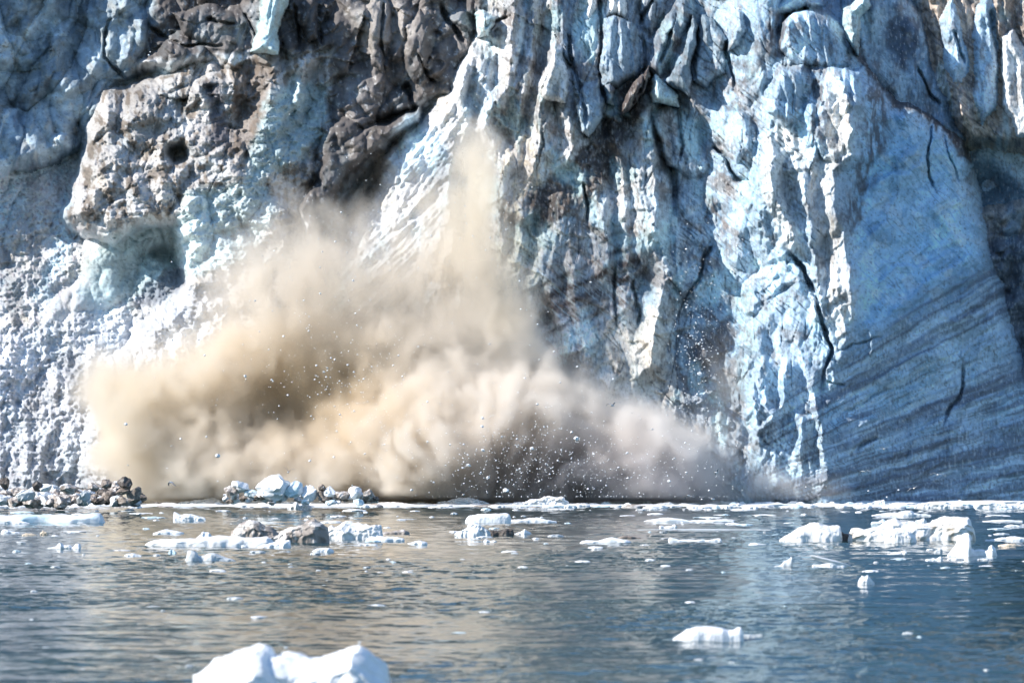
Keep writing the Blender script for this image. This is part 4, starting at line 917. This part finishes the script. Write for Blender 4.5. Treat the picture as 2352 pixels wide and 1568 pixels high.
def put(name, me, P_, Q_, Y, rx, rz, mat, label, cat, group=None, ry=None):
    """a block whose middle is seen at P_, Q_ with half width rx and half height rz (plan units)"""
    o = bpy.data.objects.new(name, me); COL.objects.link(o)
    X, Y_, Z = place(P_, Q_, Y)
    o.location = (X, Y_, Z); o.scale = (rx/F*Y*1.12, (ry or rx)/F*Y*1.1, rz/F*Y*1.12); o.rotation_euler = (rnd.uniform(-.25, .25), rnd.uniform(-.25, .25), rnd.uniform(0, 6.28))
    o.material_slots[0].link = 'OBJECT'; o.material_slots[0].material = FM[mat]
    return tag(o, label or autolabel(name, P_, Q_, rx/.62, mat), cat, group)

# slab on the tilted floe (a part of it)
Yt = F*CAMH/(1304-HZ)
sl_o = bpy.data.objects.new('slab', block_mesh('slab', 977, 3, 1, 9, .05)); COL.objects.link(sl_o); sl_o.parent = bs
sl_o.scale = (.0145*Yt*.5, .35, .10); sl_o.rotation_euler = (0, R(14), R(8)); sl_o.location = (0, -.1, 15/F*Yt)
sl_o.material_slots[0].link = 'OBJECT'; sl_o.material_slots[0].material = FM['white']

# ---- rubble pile at the left
YR = 262.0
GL, GS = 'dirty ice rubble heaped at the left shore', 'snowy ice rubble heaped in front of the dust cloud'
hand = [(11, 1112, 13, 13, 'dark', 'dark lump on top of the rubble pile at the very left edge'), (87, 1117, 12, 10, 'dark', 'small black brown lump on top of the left half of the rubble pile'),
 (288, 1112, 16, 14, 'dark', 'tallest dark boulder on top of the right end of the rubble pile'), (243, 1110, 14, 10, 'brown', 'brown boulder left of the tallest dark boulder'),
 (311, 1136, 18, 19, 'brown', 'cracked brown block ending the rubble pile on the right'), (61, 1138, 21, 15, 'glassy', 'big grey blue boulder low in the left of the rubble pile'),
 (213, 1118, 13, 10, 'dirty', 'grey brown boulder on the crest of the rubble pile, left of the two dark ones'), (160, 1122, 22, 13, 'dirty', 'broad pale brown block in the middle of the rubble pile'),
 (285, 1127, 18, 10, 'brown', 'flat brown slab just under the tallest dark boulder'), (196, 1136, 16, 14, 'glassy', 'grey boulder with a shaded right side in the middle of the pile'), (105, 1120, 14, 9, 'snow', 'pale round lump right of the small black brown lump')]
for (x, y, a, b, m_, lab) in hand:
    put('rubble_boulder', rnd.choice(protos), x, y, YR-2, a, b, m_, lab, 'boulder', GL)
xt = [-30, 0, 30, 60, 90, 130, 180, 230, 290, 318, 330]; yt = [1118, 1112, 1124, 1126, 1118, 1118, 1116, 1112, 1108, 1128, 1150]
for k in range(190):
    x = rnd.uniform(-20, 322); top = np.interp(x, xt, yt); u = rnd.random()
    y = top+6+(1154-top-6)*u; r = rnd.choice([4, 5, 6, 8, 10, 13, 17])*(.8+.3*u)
    m_ = rnd.choice(['snow', 'snow', 'dirty', 'dirty', 'brown', 'glassy', 'dirty', 'white'] if x < 200 else ['dirty', 'brown', 'brown', 'dirty', 'snow', 'dark', 'glassy'])
    put('rubble_boulder', rnd.choice(protos), x, y, YR+8*(1-u), r*1.15, r*.85, m_, None, 'boulder', GL)
hand2 = [(633, 1121, 40, 29, 'white', 'biggest white boulder, crowning the snowy rubble pile'), (672, 1126, 20, 22, 'blue', 'bluish boulder against the right side of the biggest white one'),
 (552, 1117, 18, 16, 'white', 'white boulder on top of the left end of the snowy pile'), (532, 1134, 18, 15, 'dirty', 'brown faced block under the left white boulder'), (578, 1134, 14, 12, 'blue', 'shaded blue block between the left white and the biggest white boulder'),
 (607, 1137, 24, 11, 'brown', 'brown slab at the left foot of the biggest white boulder'), (594, 1121, 9, 7, 'dark', 'small dark stone left of the biggest white boulder'), (711, 1134, 18, 19, 'white', 'white square block right of the bluish boulder'),
 (739, 1120, 10, 8, 'brown', 'small brown stone on the crest of the snowy pile'), (742, 1140, 17, 14, 'brown', 'brown block under the small brown crest stone'), (758, 1130, 15, 11, 'white', 'white lump right of the small brown crest stone'),
 (786, 1139, 17, 13, 'dirty', 'grey white block, third from the right end of the snowy pile'), (815, 1135, 18, 15, 'snow', 'rounded white block, second from the right end of the snowy pile'), (846, 1138, 15, 13, 'dirty', 'dirty boulder at the right end of the snowy pile'), (861, 1145, 9, 8, 'dark', 'small dark stone ending the snowy pile on the right')]
for (x, y, a, b, m_, lab) in hand2:
    put('rubble_boulder', rnd.choice(protos), x, y, YR+1, a, b, m_, lab, 'boulder', GS)
for k in range(55):
    x = rnd.uniform(520, 862); top = 1130+8*abs(math.sin(x/23)); u = rnd.random(); y = top+(1155-top)*u; r = rnd.uniform(5, 10)
    put('rubble_boulder', rnd.choice(protos), x, y, YR+6*(1-u), r*1.2, r*.8, rnd.choice(['white', 'snow', 'white', 'blue', 'dirty', 'brown']), None, 'boulder', GS)

f_('rubble_mound', -40, 328, 1158, 42, 'dirty', 'mound of crushed dirty ice under the boulders at the left shore', 'ice mound', prof=[(0, .8), (.3, .75), (.6, .8), (.9, 1), (.97, .8), (1, .3)], depth=.2, nx=140, ny=30, rough=1.5)
f_('rubble_mound', 515, 872, 1159, 26, 'snow', 'mound of crushed snowy ice under the biggest white boulder', 'ice mound', prof=[(0, .3), (.1, .8), (.5, .9), (.9, .7), (1, .2)], depth=.16, nx=140, ny=26, rough=1.5)
# ---- band of brash along the glacier foot
GB = 'brash ice packed along the foot of the glacier'
for (a, b, q, h, m_, lab) in ((405, 530, 1159, 15, 'snow', 'wide low snowy shelf left of the snowy rubble pile'), (1000, 1125, 1160, 17, 'white', 'long bank of white brash under the grey part of the cloud'), (1175, 1310, 1163, 24, 'snow', 'highest bank of brash, with a block on its crest'), (840, 950, 1162, 9, 'snow', 'low white bank right of the snowy rubble pile'), (2240, 2380, 1168, 18, 'white', 'thick white bank of brash at the right edge'), (2100, 2230, 1167, 13, 'snow', 'white bank of brash left of the bank at the right edge'), (1990, 2045, 1161, 13, 'white', 'rounded white lump in the brash below the layered tower'), (-20, 330, 1162, 10, 'snow', 'snowy ledge of brash at the foot of the dirty rubble pile'), (640, 760, 1160, 10, 'white', 'white ledge of brash at the foot of the biggest boulder')):
    f_('brash_bank', a, b, q, h, m_, lab, 'brash ice', depth=.14, nx=90, ny=22, rough=1.6)
for q_, h_, m_ in ((1157, 8.5, 'snow'), (1163, 6.5, 'white')):
    o_ = f_('brash_slush', -60, 2420, q_, h_, m_, None, None, prof=[(k/60, .35+.65*((k*7919) % 13)/12) for k in range(61)], depth=.016, nx=700, ny=8, rough=1.2)
    o_['kind'] = 'stuff'; o_['label'] = 'thin bright line of %s slush packed along the glacier foot' % ('far' if q_ < 1160 else 'near')
brash = [floe_mesh('brash_piece', 1.0, .6, .3, [(0, .3), (.3, .9), (.6, 1), (1, .3)], 700+i, 14, 8, 1.6) for i in range(8)]
for m_ in brash: m_.materials.append(FM['white'])
def small(name, P_, Qw, wd, h, mat, label, cat, group, protos_=brash):
    Y = F*CAMH/(Qw-HZ); o = bpy.data.objects.new(name, rnd.choice(protos_)); COL.objects.link(o)
    k = wd/F*Y; o.scale = (k, k*rnd.uniform(.7, 1.3), h/F*Y/.3); o.rotation_euler = (0, 0, rnd.choice([0, math.pi])+rnd.uniform(-.3, .3))
    o.location = ((P_-CX)/F*Y, Y+k*.3, 0)
    o.material_slots[0].link = 'OBJECT'; o.material_slots[0].material = FM[mat]
    return tag(o, label or autolabel(name, P_, Qw, wd, mat), cat, group)
for k in range(285):
    x = -20+2400*(k+rnd.random())/285
    q = rnd.choice([1156, 1158, 1161, 1163])+rnd.uniform(-2, 3)+(4 if x > 1500 else 0)*rnd.random(); wd = rnd.uniform(18, 64); h = rnd.uniform(2.5, 8.5)
    small('brash_piece', x, q, wd, h, rnd.choice(['white', 'white', 'white', 'snow', 'blue', 'snow', 'dirty'] if x < 1500 else ['white', 'white', 'white', 'snow', 'blue']), None, 'brash ice', GB)

# ---- small floes all over the water
GW = 'small bits of ice scattered over the water'
for k in range(205):
    u = rnd.random()**1.9; q = 1170+u*150 if k < 180 else rnd.uniform(1320, 1560)
    x = rnd.uniform(-10, 2360)
    if rnd.random() < .35: x = rnd.choice([120, 430, 900, 1250, 1600, 1700, 2080, 2250])+rnd.gauss(0, 60)
    wd = rnd.choice([8, 12, 18, 26, 40, 60] if q < 1250 else [8, 12, 18, 26, 40]); h = min(wd*.22, rnd.uniform(1.2, 4.5))
    small('ice_fragment', x, q, wd, h, rnd.choice(['white', 'white', 'snow', 'blue', 'glassy']), None, 'ice fragment', GW)

# ---- ice thrown into the air
GF = 'bits of ice flying through the air in front of the glacier'
fl = [(310, 684, 6), (396, 781, 4), (470, 816, 4), (563, 864, 5), (744, 854, 4.5), (752, 845, 3.5), (624, 872, 3), (500, 1046, 7), (289, 974, 6), (415, 1007, 3.5), (474, 1003, 3.5), (712, 1058, 4.5), (661, 907, 3), (641, 932, 2.5), (798, 928, 3), (709, 760, 3.5), (698, 690, 3), (740, 578, 3), (735, 614, 3), (820, 747, 3), (723, 871, 3), (394, 1024, 3), (294, 1068, 3.5), (384, 1075, 2.5), (232, 699, 3),
 (1125, 790, 4), (1205, 868, 4.5), (1326, 842, 4), (1234, 928, 4.5), (1108, 960, 5), (1107, 979, 5), (1313, 992, 4), (1324, 1007, 8), (1222, 1030, 6.5), (1109, 1034, 6), (1076, 1068, 7.5), (1180, 1000, 3), (1441, 1040, 4), (1537, 1105, 6), (1162, 1126, 8.5), (946, 1125, 5), (1120, 1095, 4.5), (1112, 1077, 3), (1139, 1057, 3), (1118, 1058, 2.5), (1190, 901, 3), (970, 928, 2.5), (924, 864, 3), (820, 747, 2.5), (1196, 710, 2.5), (1235, 745, 3), (1217, 793, 2.5), (1576, 1086, 4), (1561, 937, 3), (1590, 989, 2.5), (1357, 648, 4),
 (1607, 858, 7), (1596, 828, 4), (1635, 651, 4.5), (1576, 572, 4), (1642, 684, 2.5), (1649, 812, 3.5), (1605, 790, 4), (1585, 823, 3), (1627, 944, 3.5), (1589, 989, 2.5), (1653, 994, 3.5), (1576, 1085, 4), (1599, 710, 2.5), (1587, 770, 2.5), (1629, 828, 3), (1995, 1127, 3.5), (2064, 1125, 3.5), (2037, 1141, 3), (342, 127, 3), (345, 120, 2.5), (1342, 1092, 2.5)]
for (x, y, d_) in fl:
    d_ *= 1.25
    put('flying_ice', rnd.choice(small_protos), x, y, rnd.uniform(256, 264) if x < 1560 else rnd.uniform(264, 276), d_*.62, d_*.5, 'white', None, 'flying ice', GF)
cl = [(1200, 1040, 150, 55, 60), (1280, 1090, 160, 40, 40), (800, 900, 70, 70, 30), (1600, 800, 30, 90, 22), (1000, 900, 250, 130, 26), (600, 800, 170, 120, 20), (880, 560, 160, 90, 16), (1540, 1100, 60, 40, 10)]
for (x, y, sx_, sy_, n_) in cl:
    for k in range(n_):
        a, b = rnd.gauss(x, sx_), rnd.gauss(y, sy_)
        if b > 1148: b = 1148-rnd.random()*60
        d_ = rnd.choice([2.2, 2.8, 3.4, 4.4])
        put('flying_ice', rnd.choice(small_protos), a, b, rnd.uniform(256, 264) if a < 1560 else rnd.uniform(264, 276), d_*.6, d_*.5, 'white', None, 'flying ice', GF)

# the finest spray, past counting
def spray():
    bm = bmesh.new()
    for (x, y, sx_, sy_, n_) in ((1200, 1030, 170, 60, 700), (1320, 1090, 170, 40, 460), (820, 890, 90, 90, 300), (1600, 790, 32, 100, 380), (950, 850, 260, 140, 240), (600, 800, 180, 130, 160), (880, 500, 170, 90, 130), (1640, 1060, 60, 60, 90), (1120, 480, 40, 110, 60)):
        for k in range(n_):
            a, b = rnd.gauss(x, sx_), min(rnd.gauss(y, sy_), 1140)
            Y = rnd.uniform(255, 265) if a < 1560 else rnd.uniform(264, 276)
            r = rnd.choice([.6, .8, 1.0, 1.5])/F*Y; c_ = Vector(place(a, b, Y))
            vs = [bm.verts.new(c_+Vector(v)*r*rnd.uniform(.7, 1.3)) for v in ((1, 0, 0), (-1, 0, .1), (0, 1, 0), (0, -1, 0), (.1, 0, 1), (0, 0, -1))]
            for f in ((0, 2, 4), (2, 1, 4), (1, 3, 4), (3, 0, 4), (2, 0, 5), (1, 2, 5), (3, 1, 5), (0, 3, 5)): bm.faces.new([vs[q] for q in f])
    me = bpy.data.meshes.new('ice_spray'); bm.to_mesh(me); bm.free(); me.materials.append(FM['white'])
    o = bpy.data.objects.new('ice_spray', me); COL.objects.link(o); tag(o, 'fine spray of ice crumbs hanging in the air around the cloud', 'ice spray', kind='stuff')
spray()

# ---- gulls
def gull_mat():
    g = NT('feathers'); c = g.n('ShaderNodeAttribute', attribute_name='Col').outputs['Color']
    p = g.n('ShaderNodeBsdfPrincipled', {'Base Color': c, 'Roughness': .7}); g.t.links.new(p.outputs[0], g.out.inputs[0]); return g.m
m_gull = gull_mat()
def gull_mesh(d1, d2, tone):
    """body along x (head at +x), wings raised d1 at the arm and d2 at the hand (radians)"""
    bm = bmesh.new(); cl_ = bm.verts.layers.float_color.new('Col')
    ring = 12; st = [(-.30, .012, .004, .0), (-.22, .035, .012, .0), (-.12, .05, .04, .0), (0, .075, .07, -.005), (.10, .07, .065, 0), (.17, .045, .045, .015), (.215, .042, .042, .025), (.25, .03, .03, .022), (.262, .012, .014, .018), (.305, .004, .006, .008)]
    rows = []
    for (x, ry, rz, z0) in st:
        rw = []
        for k in range(ring):
            a = 2*math.pi*k/ring; v = bm.verts.new((x, ry*math.cos(a), z0+rz*math.sin(a))); v[cl_] = (*((.7, .45, .06) if x > .255 else (.8, .8, .8)), 1); rw.append(v)
        rows.append(rw)
    for a, b in zip(rows, rows[1:]):
        for k in range(ring): bm.faces.new((a[k], a[(k+1) % ring], b[(k+1) % ring], b[k]))
    bm.faces.new(rows[0]); bm.faces.new(rows[-1][::-1])
    for s in (-1, 1):
        sec = [(0.03, .10, -.08, 0), (.15, .115, -.06, 1), (.30, .12, -.04, 1), (.45, .06, -.07, 2), (.58, -.03, -.13, 2), (.68, -.13, -.17, 3)]
        y, z = 0, .02; py = 0; rr = []
        for (r, le, te, k) in sec:
            dr = r-py; py = r; an = d1 if r <= .30 else d2
            y += dr*math.cos(an); z += dr*math.sin(an)
            th = .012*(1-r)+.002
            q = [bm.verts.new((le, s*y, z)), bm.verts.new((le*.6+te*.4, s*y, z+th)), bm.verts.new((te, s*y, z)), bm.verts.new((le*.6+te*.4, s*y, z-th))]
            cc = (.03, .03, .03) if k == 3 else tone
            for v in q: v[cl_] = (*cc, 1)
            rr.append(q)
        for a, b in zip(rr, rr[1:]):
            for k in range(4): bm.faces.new((a[k], a[(k+1) % 4], b[(k+1) % 4], b[k]))
        bm.faces.new(rr[0]); bm.faces.new(rr[-1][::-1])
    bmesh.ops.recalc_face_normals(bm, faces=bm.faces)
    for f in bm.faces: f.smooth = True
    me = bpy.data.meshes.new('gull'); bm.to_mesh(me); bm.free(); me.materials.append(m_gull); return me
gm = [gull_mesh(.55, -.15, (.28, .30, .34)), gull_mesh(.9, .35, (.22, .25, .30)), gull_mesh(.25, -.5, (.5, .52, .55)), gull_mesh(-.3, -.7, (.2, .23, .28))]
gulls = [(1407, 931, 255, 0, 2.9, .15, 34, 'grey winged gull gliding in front of the bright ice above the burst'), (662, 1084, 256, 1, .3, .2, 30, 'gull flying just above the biggest white boulder'), (393, 1107, 256, 3, 2.6, 0, 30, 'gull with lowered wings flying right of the dirty rubble pile'),
 (1064, 1136, 250, 1, 3.4, .1, 34, 'dark winged gull low over the brash under the cloud'), (1582, 1138, 252, 3, 2.9, .2, 26, 'gull with hanging wings over the brash below the gully'), (1612, 1146, 250, 1, .4, 0, 28, 'gull rising from the brash, left of the biggest gull'), (1638, 1146, 248, 0, 3.0, .2, 38, 'biggest white gull with spread wings over the brash below the gully'),
 (2031, 1031, 262, 2, 3.2, .2, 30, 'white gull flying highest before the layered ice of the tower'), (1986, 1083, 262, 2, 2.8, .1, 30, 'white gull gliding left of the other gulls before the tower foot'), (2154, 1090, 262, 2, .2, .1, 34, 'white gull with arched wings, farthest right of the flock'), (2099, 1121, 262, 2, 3.6, .3, 28, 'white gull low over the brash before the layered ice'), (1851, 1118, 262, 2, .3, .2, 28, 'white gull passing the small puff of spray'),
 (1647, 1085, 262, 0, 2.3, .5, 26, 'white gull banking steeply at the right end of the dust cloud'), (1365, 1122, 255, 1, .2, .1, 24, 'small gull in the shade under the burst')]
for (x, y, Y, k, yaw, roll, wsp, lab) in gulls:
    o = bpy.data.objects.new('gull', gm[k]); COL.objects.link(o); o.location = place(x, y, Y)
    s_ = wsp/F*Y/1.05; o.scale = (s_, s_, s_)
    # seen from the side and a little from below, wings across the view
    o.rotation_euler = (roll, 0, yaw+1.2)
    tag(o, lab, 'gull', 'gulls feeding along the glacier foot')
